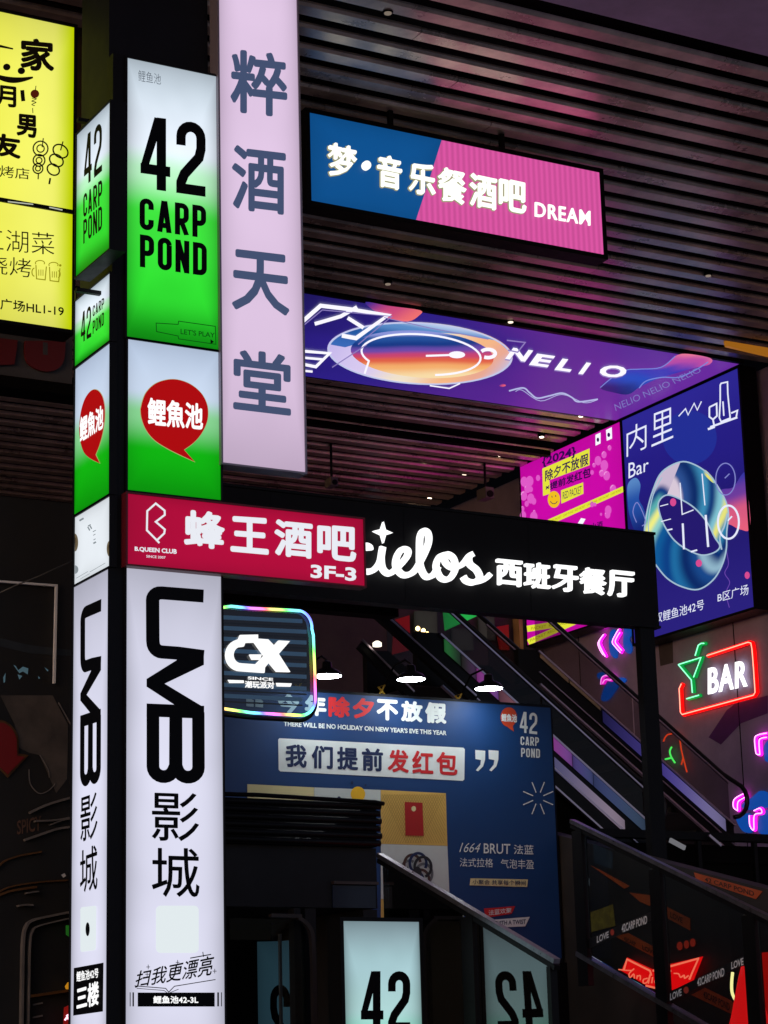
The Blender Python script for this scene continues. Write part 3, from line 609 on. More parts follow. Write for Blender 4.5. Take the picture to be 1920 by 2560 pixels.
flat('disc_line', ns, PC, ribbon([(390, 1350)]+ell(650, 1262, 275, 93, 4, 40, 150, 435), 9)+ribbon([(672, 1268), (790, 1264)], 9)+[ell(815, 1263, 38, 16, 0, 20)]+ribbon([(690, 1405), (780, 1418), (830, 1395)], 6), WS, .010, c='D')
flat('disc_line', ns, PC, ribbon(ell(958, 1257, 34, 19, 0, 20, -150, 120), 16), WS, .011, c='D')
flat('screen_character', ns, PC, ribbon([(105, 1108), (187, 1036), (320, 1052), (498, 1080), (350, 1186), (285, 1174)], 19)+ribbon([(355, 1042), (280, 1085), (160, 1120)], 17)+ribbon([(312, 1092), (385, 1138)], 17), WS, .012, c='D')
flat('screen_character', ns, PC, ribbon([(100, 1245), (228, 1256), (165, 1318), (100, 1305)], 14)+ribbon([(100, 1275), (200, 1284)], 11)+ribbon([(100, 1335), (150, 1340)], 10), WS, .012, c='D')
SH = glow('lilac outline picture', '#9a8ad0', .8)
flat('character_outline', ns, PC, ribbon([(110, 1125), (195, 1055), (515, 1085), (360, 1215)], 5)+ribbon([(240, 1320), (400, 1215)], 5)+ribbon([(1045, 1195), (1130, 1205), (1095, 1250), (1050, 1240)], 6)+ribbon([(480, 1090), (700, 1140), (960, 1190)], 4), SH, .0135, c='D')
for s, x, y in (('N', 1035, 1235), ('E', 1145, 1262), ('L', 1262, 1285), ('I', 1372, 1303), ('O', 1455, 1310)):
    w = {'N': 92, 'E': 85, 'L': 72, 'I': 22, 'O': 118}[s]; h = 58
    text(ns, PC, 'D', s, (x+38, y, x, y+h-6), (x+38+w, y+w*.14, x+w, y+h+w*.14-6), SH, .045, off=.012)
    text(ns, PC, 'D', s, (x+40, y-6, x+2, y+h-12), (x+40+w, y+w*.14-6, x+2+w, y+h+w*.14-12), WS, .04, off=.014)
flat('wave_line', ns, PC, ribbon(spline([(1055, 1432), (1120, 1418), (1150, 1440), (1185, 1465), (1240, 1455), (1300, 1442), (1345, 1462), (1375, 1482), (1465, 1470)], 5), 7)+ribbon(spline([(1085, 1435), (1115, 1428), (1200, 1478), (1300, 1448), (1400, 1486), (1460, 1474)], 5), 3), glow('pale blue line picture', '#b8c0ee', .9), .003, c='D')
flat('pink_dot', ns, PC, [ell(1025, 1406, 16, 6, 0, 16)], CORAL, .003, c='D')
text(ns, PC, 'E', 'NELIO NELIO NELIO', (742, 355, 752, 392), (1205, 150, 1228, 172), glow('outline lilac picture', '#8f8fdc', .7), -.01, off=.004)
XW = 19.93; PW = Plane('x', XW)
yb = 27.5
bs = lightbox('bar_screen', 'tall indigo screen with glossy ring and Bar lettering on right wall', PW, (-yb+.03, -24.54, 7.98, CEIL-.06), glowramp('indigo screen picture', [(0, '#29207c'), (.45, '#20186c'), (.75, '#231c80'), (1, '#2a2690')], 1., 1, warp=.3), .3, .04)
flat('circle_shape', bs, PW, [ell(1160, 540, 150, 150, 0, 40)], glow('blue circle picture', '#22309a', .9), .002, c='E')
flat('cloud_shape', bs, PW, [spline([(818, 800), (860, 762), (888, 800), (880, 880), (905, 930), (925, 1010), (915, 1070), (860, 1060), (830, 980), (818, 900)], 5, True)], glowramp('blue cloud picture', [(0, '#141e72'), (.6, '#2452a8'), (1, '#5a8ac8')], .95, 1), .002, c='E')
flat('sunset_shape', bs, PW, [spline([(1250, 900), (1330, 830), (1400, 815), (1448, 745), (1470, 760), (1496, 1030), (1440, 1048), (1380, 1020), (1300, 1010)], 5, True)], glowramp('sunset picture', [(0, '#e8607c'), (.4, '#d85a80'), (.7, '#6c3c9c'), (1, '#3434a0')], 1., 1), .002, c='E')
IRI = glowramp('iridescent ring picture', [(0, '#1c4a86'), (.12, '#0f2a6a'), (.25, '#2f86b0'), (.34, '#d8d878'), (.42, '#2f8ab0'), (.55, '#0f3a80'), (.68, '#123a78'), (.76, '#66b6cc'), (.84, '#0e3474'), (1, '#2a5a98')], 1., 1, warp=1.3, wscale=1.5, angle=20)
out_r = spline([(1110, 675), (1190, 690), (1270, 745), (1330, 830), (1365, 900), (1378, 970), (1368, 1060), (1365, 1160), (1340, 1250), (1290, 1330), (1210, 1380), (1120, 1365), (1040, 1320), (980, 1250), (935, 1180), (912, 1090), (925, 960), (960, 830), (1010, 730)], 5, True)
hole = spline([(1035, 858), (1110, 880), (1190, 930), (1260, 1010), (1300, 1090), (1330, 1140), (1300, 1175), (1230, 1190), (1150, 1160), (1080, 1110), (1030, 1040), (1000, 970), (990, 900)], 5, True)
def resamp(p, n, start):
    c = (sum(a for a, b in p)/len(p), sum(b for a, b in p)/len(p)); i0 = min(range(len(p)), key=lambda i: math.dist(p[i], start)); p = p[i0:]+p[:i0]; p = p+[p[0]]
    L = [0]
    for i in range(1, len(p)): L.append(L[-1]+math.dist(p[i], p[i-1]))
    o = []; j = 0
    for k in range(n):
        t = L[-1]*k/n
        while L[j+1] < t: j += 1
        u = (t-L[j])/(L[j+1]-L[j]); o.append((p[j][0]+(p[j+1][0]-p[j][0])*u, p[j][1]+(p[j+1][1]-p[j][1])*u))
    return o
ro, ri = resamp(out_r, 72, (1110, 675)), resamp(hole, 72, (1035, 858))
V = []; U = []; Fq = []
for k in range(73):
    for m_, p in ((0, ro[k % 72]), (.5, tuple((ro[k % 72][q]+ri[k % 72][q])/2 for q in (0, 1))), (1, ri[k % 72])):
        V.append(PW.w(*PW.ab('E', *p), .004)); U.append((k/72, m_))
for k in range(72):
    for m_ in (0, 1): a = k*3+m_; Fq.append((a, a+1, a+4, a+3))
CON = [(0, '#d8c8d8'), (.03, '#2b4f90'), (.09, '#0d2c68'), (.15, '#3a8ab4'), (.19, '#123a78'), (.24, '#7ec0d0'), (.28, '#e8e47a'), (.33, '#2f86b0'), (.39, '#0c2f70'), (.46, '#8fb4c8'), (.5, '#18488a'), (.56, '#0a2a66'), (.62, '#1e6aa0'), (.66, '#0b3f84'), (.72, '#0f5a98'), (.77, '#8fd0c8'), (.81, '#f0ee84'), (.86, '#5ab0b0'), (.92, '#143c80'), (.96, '#c8b8d0')]
mr = glowramp('conic iridescent ring picture', CON, 1., 0, angle=9)
mesh('ring_shape', V, Fq, mr, bs, uv=U)
flat('ring_highlight', bs, PW, [spline([(1250, 720), (1300, 775), (1290, 790), (1235, 735)], 4, True)] or [spline([(1180, 880), (1290, 800), (1340, 850), (1335, 900), (1270, 960), (1225, 935)], 4, True), spline([(925, 1090), (965, 1100), (1000, 1200), (1030, 1310), (985, 1270), (940, 1190)], 4, True)], glowramp('yellow sheen picture', [(0, '#3a96b8'), (.4, '#e8e070'), (.7, '#d8dc70'), (1, '#6ab8c8')], 1., 0), .006, c='E')
flat('ring_hole', bs, PW, [hole], glow('deep indigo picture', '#251a70', .95), .008, c='E')
flat('ring_line', bs, PW, ribbon(out_r, 8, True)+ribbon(hole, 8, True)+ribbon(spline([(1010, 760), (960, 860), (935, 1000), (940, 1100)], 5), 6)+ribbon(spline([(1340, 1160), (1330, 1090), (1355, 1030), (1372, 960)], 5), 9), glow('pale cyan line picture', '#a8c4d8', .95), .010, c='E')
flat('ring_line', bs, PW, ribbon([(1110, 790), (1122, 965), (1185, 940)], 6)+ribbon([(1125, 1015), (1132, 1158)], 11)+ribbon([(1170, 1172), (1205, 1162)], 9)+ribbon([(1252, 968), (1266, 1145)], 12)+ribbon([(1232, 740), (1248, 915)], 6)+ribbon([(1040, 1052), (1068, 1046)], 8)+ribbon([(1000, 920), (1045, 908)], 5)+ribbon([(1005, 1005), (1060, 990)], 5), glow('white line picture', '#e8ecff', 1.), .012, c='E')
flat('clock_ring', bs, PW, ribbon(ell(1378, 1008, 58, 92, 0, 36), 11, True)+ribbon([(1375, 1000), (1398, 975)], 8), glow('white line picture', '#e8ecff', 1.), .013, c='E')
flat('clock_ring', bs, PW, ribbon(ell(1362, 770, 54, 88, 0, 36), 6, True)+ribbon([(1358, 765), (1384, 740)], 6)+ribbon(spline([(870, 1010), (850, 950), (875, 900), (920, 1000), (900, 1030)], 5, False), 5), glow('lilac line picture', '#8c90dc', .85), .013, c='E')
flat('pink_dot', bs, PW, [ell(1072, 898, 17, 22), ell(1482, 1302, 14, 20), ell(1215, 1235, 17, 20)], glow('pink dot picture', '#d84a90', 1.), .013, c='E')
flat('squiggle_line', bs, PW, ribbon(spline([(1365, 1170), (1375, 1240), (1355, 1290), (1382, 1340), (1362, 1400), (1380, 1480)], 6), 4), glow('violet line picture', '#7a50c0', .8), .003, c='E')
LW = glow('white line picture', '#e8ecff', 1.)
text(bs, PW, 'E', '内', (812, 490, 648), (922, 440, 598), LW, -.006); text(bs, PW, 'E', '里', (950, 412, 592), (1070, 368, 540), LW, -.006)
text(bs, PW, 'E', 'Bar', (823, 682, 768), (934, 652, 722), LW, .0)
flat('squiggle_line', bs, PW, ribbon([(1100, 422), (1138, 380), (1152, 415), (1186, 350), (1203, 388), (1226, 340)], 6), LW, .004, c='E')
flat('bottle_and_glass_icon', bs, PW, ribbon([(1330, 250), (1330, 340), (1325, 430), (1335, 452), (1385, 432), (1372, 300), (1370, 232), (1335, 240)], 8, True)+ribbon([(1270, 372), (1270, 425), (1290, 440), (1312, 420), (1310, 352), (1270, 372)], 9)+ribbon([(1290, 440), (1296, 470)], 9)+ribbon([(1275, 482), (1425, 428)], 11)+ribbon([(1390, 405), (1425, 390), (1418, 430)], 9)+ribbon([(1345, 340), (1350, 420)], 8)+ribbon([(1262, 494), (1300, 480)], 12), LW, .004, c='E')
text(bs, PW, 'E', '双鲤鱼池42号', (968, 1512, 1570), (1240, 1432, 1490), LW, .0); text(bs, PW, 'E', 'B区广场', (1316, 1400, 1452), (1486, 1348, 1408), LW, .0)
text(bs, PW, 'E', 'Lo', (888, 1570, 1602), (912, 1562, 1596), LW, .0)
mg = lightbox('magenta_screen', 'magenta festival poster screen with yellow tapes beside the indigo screen', PW, (-30.45, -yb-.03, PW.ab('F', 1323, 1612)[1], CEIL-.06), glow('magenta screen picture', '#cc08a8', 1., uneven=.15), .3, .03)
MV = glow('dark violet print', '#45106c', .5); YT = glow('yellow tape picture', '#e4e43c', 1.); PKB = glow('orchid bubble picture', '#e05ac8', 1.); PKC = glow('pale pink glint picture', '#f8a8e8', 1.)
text(mg, PW, 'E', '{2024}', (345, 650, 708), (532, 585, 650), MV, .03)
flat('yellow_title_box', mg, PW, [[(346, 712), (607, 600), (607, 692), (385, 775), (390, 850), (350, 862)]], YT, .004, c='E')
text(mg, PW, 'E', '除夕不放假', (362, 722, 785), (602, 622, 690), MV, .02, off=.008)
text(mg, PW, 'E', '×提前发红包', (365, 800, 838), (615, 700, 758), MV, .03, off=.008)
flat('yellow_plate', mg, PW, [[(450, 832), (572, 788), (574, 850), (452, 905)]], YT, .006, c='E')
text(mg, PW, 'E', 'RED PACKET', (460, 842, 882), (565, 805, 848), MV, .0, off=.008)
flat('smiling_face', mg, PW, [ell(411, 882, 34, 46)], glow('amber picture', '#f0c020', 1.), .007, c='E')
flat('smile_line', mg, PW, ribbon(ell(411, 884, 20, 22, 0, 10, 20, 160), 4)+ribbon([(400, 862), (402, 872)], 4)+ribbon([(420, 858), (422, 868)], 4), MV, .009, c='E')
random.seed(11)
bl = [];  gl = []
for k in range(34):
    x = random.choice([random.uniform(232, 345), random.uniform(620, 765)]); y = random.uniform(560, 980) if x > 600 else random.uniform(700, 1000)
    y = y if x > 600 else y; r = random.uniform(8, 30)
    if x < 400 and y < 720+(400-x)*.4: continue
    bl.append(ell(x, y, r*.7, r, 0, 16)); gl += ribbon(ell(x, y, r*.5, r*.75, 0, 8, 190, 280), max(2.5, r*.14))
flat('bubble_print', mg, PW, bl, PKB, .003, c='E'); flat('bubble_glint', mg, PW, gl, PKC, .005, c='E')
flat('cup_icon', mg, PW, [[(640, 525), (668, 512), (668, 572), (640, 585)], [(698, 498), (730, 482), (732, 545), (702, 558)]], WS, .004, c='E')
flat('cup_icon', mg, PW, [ell(654, 552, 7, 12), ell(714, 525, 8, 12)], MV, .006, c='E')
flat('yellow_tape', mg, PW, ribbon([(300, 1045), (800, 822)], 30), YT, .006, c='E')
for k in range(6):
    x = 395+k*66; text(mg, PW, 'E', ('RED PACKET', 'CARP POND')[k % 2], (x, 998-(x-400)*.446-4, 1010-(x-400)*.446-4), (x+58, 998-(x-342)*.446-4, 1010-(x-342)*.446-4), OL, 0, off=.008)
flat('yellow_tape', mg, PW, ribbon([(262, 1598), (700, 1530)], 34)+ribbon([(268, 1672), (540, 1552)], 32), YT, .006, c='E')
text(mg, PW, 'E', 'PACKET  RED PACKET', (285, 1588, 1604), (520, 1552, 1566), OL, 0, off=.008); text(mg, PW, 'E', 'PACKET RED', (280, 1655, 1670), (420, 1594, 1610), OL, 0, off=.008)
flat('cracker_print', mg, PW, [[(530, 1035), (560, 985), (585, 990), (560, 1035)], [(480, 1012), (500, 1022), (470, 1030)]], WS, .004, c='E')
text(mg, PW, 'E', '小酒', (612, 1015, 1045), (680, 1000, 1032), MV, .02)
# ================================================================== cielos sign and its post
PS = Plane('y', 19.0)
cs = thing('restaurant_sign', 'long black box sign with white cielos script and Spanish restaurant characters', 'sign', (11, 19, 6.2))
M_sb = mat('satin black sign box', '#0a0a0c', .55, .0, noise=.25, nscale=3, bump=.04, spec=.2)
r = rect(PS, [('F', 1200, 1286.2), ('F', 1639.3, 1340.4), ('F', 1645.2, 1568.6), ('F', 1200, 1519)])
b0, b1 = (PS.ab('F', 1645.2, 1568.6)[1]+PS.ab('F', 1200, 1519)[1])/2, (PS.ab('F', 1639.3, 1340.4)[1]+PS.ab('F', 1200, 1286.2)[1])/2
a1 = r[1]
box('sign_box', M_sb, cs, 8.2, a1, 19.0, 19.14, b0, b1)
for x in (9.5, 11.0, 12.5): box('panel_joint', M_blk, cs, x, x+.012, 18.997, 19.001, b0+.02, b1-.02)
box('top_trim', M_blk, cs, 8.2, a1+.01, 18.985, 19.15, b1+.003, b1+.03); box('bottom_trim', M_blk, cs, 8.2, a1+.01, 18.985, 19.15, b0-.03, b0-.003)
CW = glow('brilliant white channel letter', '#ffffff', 1.35)
script = spline([(395, 1080), (420, 1052), (448, 1062), (452, 1082)], 6)
flat('script_letter', cs, PS, ribbon(script, 42), CW, .03, .04, c='L')
sc_path = spline([(330, 1130), (345, 1200), (400, 1232), (470, 1228), (522, 1170), (541, 1078), (533, 1140), (545, 1215), (590, 1248), (650, 1205), (715, 1130), (722, 1085), (680, 1078), (645, 1130), (640, 1200), (690, 1258), (760, 1240), (815, 1160), (868, 1040), (868, 965), (835, 945), (812, 985), (808, 1080), (812, 1190), (850, 1268), (905, 1258), (940, 1200)], 9)
flat('script_letter', cs, PS, ribbon(sc_path, 40), CW, .031, .04, c='L')
flat('script_letter', cs, PS, ribbon(spline([(1000, 1112), (950, 1130), (925, 1200), (960, 1280), (1020, 1285), (1062, 1215), (1048, 1140), (1000, 1112), (990, 1165), (1040, 1205), (1110, 1185), (1160, 1125), (1188, 1108)], 9), 38), CW, .032, .04, c='L')
flat('script_letter', cs, PS, ribbon(spline([(1188, 1108), (1160, 1130), (1165, 1180), (1215, 1225), (1235, 1280), (1190, 1312), (1140, 1300), (1118, 1270)], 9), 40)+ribbon(spline([(1190, 1312), (1250, 1300), (1290, 1275), (1312, 1252)], 8), 34), CW, .033, .04, c='L')
flat('star_mark', cs, PS, [[(547, 880), (562, 938), (612, 960), (563, 975), (548, 1032), (531, 973), (474, 946), (530, 932)]], CW, .03, .04, c='L')
for k, s in enumerate('西班牙餐厅'):
    x0 = 76+k*154.5; t = 1216+(x0-75)*.098
    text(cs, PS, 'E', s, (x0, t, t+142), (x0+141, t+14, t+156), CW, .02, off=.03, th=.04, name='character')
xa = PS.ab('F', 1621, 1900)[0]; xb = PS.ab('F', 1657, 1900)[0]
solo('sign_post', M_blk, 'square black steel post under the right end of the black sign', 'post', MB().box(xa, xb, 19.02, 19.12, 0, b0-.032), ((xa+xb)/2, 19.2, 0))
solo('sign_post', M_blk, 'black steel post carrying the black sign, hidden mostly behind the pylon', 'post', MB().box(8.3, 8.5, 19.03, 19.12, 0, b0-.032), (8.4, 19.2, 0))
sb = thing('support_beam', 'dark canopy beam running behind and below the black restaurant sign', 'beam', (11, 19.7, 6))
box('beam_body', M_dark, sb, 7.8, 11.2, 19.5, 19.7, 6.2, 6.35)
# ================================================================== blue billboard
PBB = Plane('y', 20.0)
bb = thing('billboard', 'big blue printed billboard announcing no holiday, lit by pendant lamps above it', 'billboard', (11.5, 20, 0))
def vinyl(n, c, r=.55): return mat(n, c, r, noise=.06, nscale=5)
bl_ = PBB.ab('F', 575, 1721); br_ = PBB.ab('F', 1376, 1765); z1 = (bl_[1]+br_[1])/2; x0 = bl_[0]-.1; x1 = (br_[0]+PBB.ab('F', 1404, 2405)[0])/2
box('board', M_navy, bb, x0-.03, x1+.03, 20.012, 20.12, 2.75, z1+.03)
box('lower_hoarding', M_dark, bb, x0-.03, x1+.05, 19.98, 20.1, 0, 2.745)
for x in (x0+.2, (x0+x1)/2, x1-.2): box('leg', M_blk, bb, x, x+.08, 20.13, 20.21, 0, z1-.1)
flat('print_sheet', bb, PBB, [[(x0, z1), (x1, z1), (x1, 2.79), (x0, 2.79)]], vinyl('blue vinyl print', '#00386e'), 0, g=lambda x, y: (x, y))
VW = vinyl('white vinyl print', '#dfe9e6'); VN = vinyl('navy vinyl print', '#0a2450'); VR = vinyl('red vinyl print', '#c81c22')
for k, s in enumerate('今年除夕不放假'):
    x = (365, 525, 665, 808, 950, 1095, 1237)[k]; w = 128; t = 668+(x-365)*.062
    text(bb, PBB, 'G', s, (x, t, t+124), (x+w, t+8, t+132), VR if s in '除夕' else VW, .045, off=.004, name='character')
flat('quote_mark', bb, PBB, [[(178, 680), (222, 683), (212, 708), (222, 712), (222, 752), (178, 748)], [(232, 684), (278, 687), (268, 712), (278, 716), (278, 756), (232, 752)]], VW, .004, c='G')
text(bb, PBB, 'G', "THERE WILL BE NO HOLIDAY ON NEW YEAR'S EVE THIS YEAR", (400, 836, 866), (1365, 893, 921), VW, .03)
flat('title_plate', bb, PBB, [[(375, 938), (1464, 994), (1473, 1004), (1470, 1182), (1460, 1190), (380, 1134), (370, 1124), (367, 946)]], VW, .004, c='G')
for k, s in enumerate('我们提前发红包'):
    x = (410, 565, 715, 862, 1015, 1160, 1303)[k]; t = 972+(x-410)*.05
    text(bb, PBB, 'G', s, (x, t, t+136), (x+126, t+6, t+142), VN if k < 4 else VR, .03, off=.007, name='character')
for dx in (0, 92):
    flat('quote_mark', bb, PBB, [[(850+dx, 1092), (920+dx, 1098), (918+dx, 1160), (905+dx, 1205), (870+dx, 1240), (855+dx, 1232), (885+dx, 1195), (890+dx, 1162), (852+dx, 1155)]], VW, .004, c='J')
condensed(bb, PBB, 'J', '42', (1158, 825, 970), (1278, 838, 985), VW, s=.13, gap=.09); condensed(bb, PBB, 'J', 'CARP', (1163, 998, 1058), (1290, 1005, 1066), VW); condensed(bb, PBB, 'J', 'POND', (1167, 1078, 1140), (1297, 1086, 1148), VW)
flat('speech_bubble', bb, PBB, [ell(1082, 865, 57, 68, 0, 24, 100, 430)+[(1110, 925), (1118, 965), (1080, 940)]], vinyl('orange red vinyl print', '#c2401c'), .004, c='J')
text(bb, PBB, 'J', '鲤魚池', (1030, 840, 895), (1138, 848, 903), VW, .03, off=.007)
fw = []
for k in range(8):
    a = math.radians(22.5+45*k); fw += ribbon([(1285+38*math.cos(a), 1425+42*math.sin(a)), (1285+112*math.cos(a), 1425+120*math.sin(a))], 7)
flat('firework_print', bb, PBB, fw, VW, .004, c='J')
VG = vinyl('gold vinyl print', '#d8b45a'); VG2 = vinyl('pale gold vinyl print', '#dcd49a'); VS = vinyl('pale grey vinyl print', '#c6d2cc')
flat('poster_panel', bb, PBB, [[(150, 20), (472, 36), (472, 120), (150, 120)]], VG2, .004, c='H'); flat('poster_panel', bb, PBB, [[(473, 36), (793, 48), (793, 120), (473, 120)]], VS, .004, c='H')
flat('poster_panel', bb, PBB, [[(794, 48), (1107, 64), (1115, 318), (794, 308)]], VG, .004, c='H'); flat('poster_panel', bb, PBB, [[(794, 309), (1115, 319), (1126, 578), (794, 574)]], VS, .004, c='H')
flat('poster_panel', bb, PBB, [[(794, 575), (1126, 579), (1136, 900), (794, 900)]], VG, .004, c='H')
hatch = []
for k in range(26):
    for d in (0, 1):
        xa = 800+k*12; ya, yb2 = 70, 305
        o = 118 if d else -118
        x_s, x_e = xa, xa+o
        if x_e < 800: t = (xa-800)/118; yb2 = ya+(yb2-ya)*t; x_e = 800
        if x_e > 1104: t = (1104-xa)/118; yb2 = ya+(yb2-ya)*t; x_e = 1104
        hatch += ribbon([(x_s, ya), (x_e, yb2)], 1.6)
flat('pattern_print', bb, PBB, hatch, vinyl('olive gold vinyl print', '#a8883c'), .0055, c='H')
flat('sun_print', bb, PBB, [ell(683, 68, 35, 36, 0, 24)], vinyl('yellow vinyl print', '#e8b818'), .007, c='H')
flat('red_packet', bb, PBB, [[(908, 106), (994, 110), (1000, 270), (912, 268)]], vinyl('packet red vinyl print', '#a81410'), .008, c='H'); flat('packet_seal', bb, PBB, [ell(951, 139, 11, 13)], VG2, .010, c='H')
for k in range(8):
    a = math.radians(45*k+10); cx, cy = 965+36*math.cos(a), 445+44*math.sin(a)
    flat('flower_ring', bb, PBB, ribbon(ell(cx, cy, 40, 48, 0, 24, 45*k-150, 45*k+120), 13), (vinyl('grey silver vinyl print', '#6a7272'), vinyl('brown vinyl print', '#4a3026'), VN, vinyl('charcoal vinyl print', '#1c1e22'))[k % 4], .008+.001*k, c='H')
flat('flower_centre', bb, PBB, [ell(965, 445, 22, 27, 0, 20)], vinyl('charcoal vinyl print', '#1c1e22'), .02, c='H')
text(bb, PBB, 'H', 'COGNAC', (828, 650, 672), (950, 635, 660), vinyl('dark brown vinyl print', '#3a2c14'), .03, off=.008)
flat('seal_print', bb, PBB, [ell(1003, 648, 10, 20), ell(1033, 645, 10, 20), ell(1061, 643, 10, 20)], vinyl('dark brown vinyl print', '#3a2c14'), .008, c='H')
text(bb, PBB, 'H', '1664', (1172, 302, 348), (1275, 305, 350), VW, -.005, shear=.4); text(bb, PBB, 'H', 'BRUT', (1290, 306, 354), (1418, 309, 358), VW, .01); text(bb, PBB, 'H', '法蓝', (1435, 312, 358), (1530, 314, 360), VW, .005)
text(bb, PBB, 'H', '法式拉格', (1174, 375, 418), (1335, 379, 422), VW, .0); text(bb, PBB, 'H', '气泡丰盈', (1372, 381, 425), (1532, 385, 430), VW, .0)
flat('beige_strip', bb, PBB, [[(1226, 474), (1503, 480), (1500, 516), (1222, 508)]], VG2, .004, c='H'); text(bb, PBB, 'H', '小聚会 共享每个瞬间', (1235, 480, 503), (1492, 485, 510), VN, .01, off=.007)
flat('red_ribbon', bb, PBB, [[(1290, 620), (1442, 608), (1425, 645), (1300, 665)]], VR, .004, c='H'); text(bb, PBB, 'H', '法蓝欢聚', (1312, 628, 655), (1424, 615, 640), VW, .01, off=.007)
flat('white_ribbon', bb, PBB, [[(1258, 680), (1512, 660), (1490, 706), (1245, 716)]], VW, .005, c='H'); text(bb, PBB, 'H', 'MEET WITH A TWIST', (1290, 684, 704), (1492, 672, 694), VN, .02, off=.008)
flat('small_print', bb, PBB, [ell(592, 90, 9, 11), ell(655, 12, 6, 7), ell(720, 25, 5, 6)], VN, .006, c='H')
# pendant lamps lighting it
LAMP = glow('lamp diffuser', '#f4fbff', 38.)
lj = ('first pendant lamp from the left, half way along the billboard top by the rainbow square', 'middle pendant lamp over the red and white billboard title', 'right pendant lamp in front of the pink escalator band')
for i, (fx, fy) in enumerate(((818, 1690), (1028, 1698), (1222, 1721))):
    p = at('F', fx, fy, 'y', 19.62)
    lm = thing('pendant_lamp', lj[i], 'lamp', p, 'shaded lamps above the billboard')
    MB().lathe(p, [(.155, 0), (.15, .015), (.12, .05), (.05, .085), (.045, .14), (.03, .15)], 28).build('lamp_shade', mat('dark enamel shade', '#15161a', .3, .3), lm, True)
    MB().lathe(p, [(.145, -.004), (.143, -.001)], 28).build('diffuser', LAMP, lm)
    MB().tube([p+Vector((0, 0, .15)), p+Vector((0, .1, .22)), p+Vector((0, .35, .2)), p+Vector((0, .56, .02))], .012, 6).build('arm', M_blk, lm, True)
    MB().tube([p+Vector((-.12, .5, -.12)), p+Vector((-.03, .5, .02)), p+Vector((-.10, .52, .0)), p+Vector((0, .5, -.12))], .012, 5).build('tie', mat('yellow cord', '#b08c20', .6), lm)
p = at('F', 943, 1616, 'y', 21.2)
MBx = MB().lathe(p, [(.05, 0), (.05, .04), (.02, .06)], 14)
solo('spot_lamp', glow('small lamp glow', '#fff2dc', 2.), 'tiny white lamp glowing in the dark above the billboard', 'lamp', MBx, p)
# ================================================================== kiosk with corrugated fascia
PK = Plane('y', 16.3)
ks = thing('kiosk', 'black kiosk with a corrugated roof fascia below the rainbow logo panel', 'kiosk', (8.1, 17.2, 0))
kx0 = 7.12; kt = PK.ab('N', 1500, 90); kx1 = kt[0]
M_kb = mat('dark brown black kiosk sheet', '#0c0908', .7, .0, noise=.35, nscale=4, bump=.06)
z_t = kt[1]; z_f = PK.ab('N', 1500, 490)[1]
box('fascia_back', M_rubber, ks, kx0, kx1-.03, 16.36, 16.5, z_f, z_t-.02)
n = 6
for k in range(n):
    z = z_f+(z_t-z_f)*(k+.5)/n; rr_ = (z_t-z_f)/n/2
    MB().tube([(kx0, 16.36, z), (kx1+.012*(k % 2), 16.36, z)], rr_*.86, 10).build('corrugated_rib', M_blk, ks, True)
MB().tube([(kx0, 16.33, z_t+.01), (kx0+.9, 16.33, z_t+.02), (kx1-.05, 16.33, z_t), (kx1+.03, 16.33, z_t-.01)], .018, 8).build('top_cap', M_rubber, ks, True)
box('body', M_kb, ks, kx0, kx1-.005, 16.42, 18.2, 2.98, z_f-.004); box('body_side', M_kb, ks, kx1-.14, kx1-.01, 16.42, 18.2, 0, 2.97)
box('rear_panel', M_rubber, ks, kx0, kx1-.2, 18.0, 18.1, 0, 2.97); box('door_post', M_kb, ks, 8.36, 8.42, 16.4, 16.5, 0, 2.97); box('door_post', M_kb, ks, 8.46, 8.56, 16.4, 16.5, 0, 2.97)
pa, pb_ = PK.ab('N', 1100, 808), PK.ab('N', 1505, 812)
box('ledge', mat('grey brown trim', '#4a3c38', .4, .3), ks, pa[0], pb_[0], 16.37, 16.42, pa[1]-.012, pa[1]+.012)
box('navy_panel', mat('navy gloss panel', '#0a1a30', .35), ks, 8.72, kx1-.03, 16.40, 16.415, 2.98, pa[1]-.02)
M_fr = mat('umber window frame', '#3c322e', .45, .2, noise=.2)
flat('window_frame', ks, PK, ribbon([(500, 1112), (760, 1118)]+ell(700, 1330, 178, 200, 0, 10, -70, -5)+[(888, 1500), (905, 2400)], 34), M_fr, -.05, .05, c='N')
flat('window_pane', ks, PK, [[(160, 1130), (780, 1140), (860, 1250), (885, 1400), (900, 2400), (180, 2400)]], glass('dark window glass', '#c0ccd0', .012), -.08, c='N')
PK2 = Plane('y', 16.75)
flat('reflected_sign', ks, PK2, [[(370, 1350), (580, 1345), (860, 1320), (880, 2400), (385, 2400)]], glow('dim teal painted reflection', '#2c444e', .9, uneven=.3), 0, c='N')  # glowing sheet added as the window's reflection of a sign
condensed(ks, PK2, 'N', '42', (485, 1738, 2330), (880, 1738, 2330), M_ink, s=.15, gap=.09, flip=True)  # reversed numerals belong to the painted reflection
MB().beam(at('N', 575, 1280, 'y', 16.7), at('N', 590, 2300, 'y', 16.7), .02, .03, Vector((0, 1, 0))).build('door_handle', mat('pale handle', '#7a7874', .4, .5), ks)
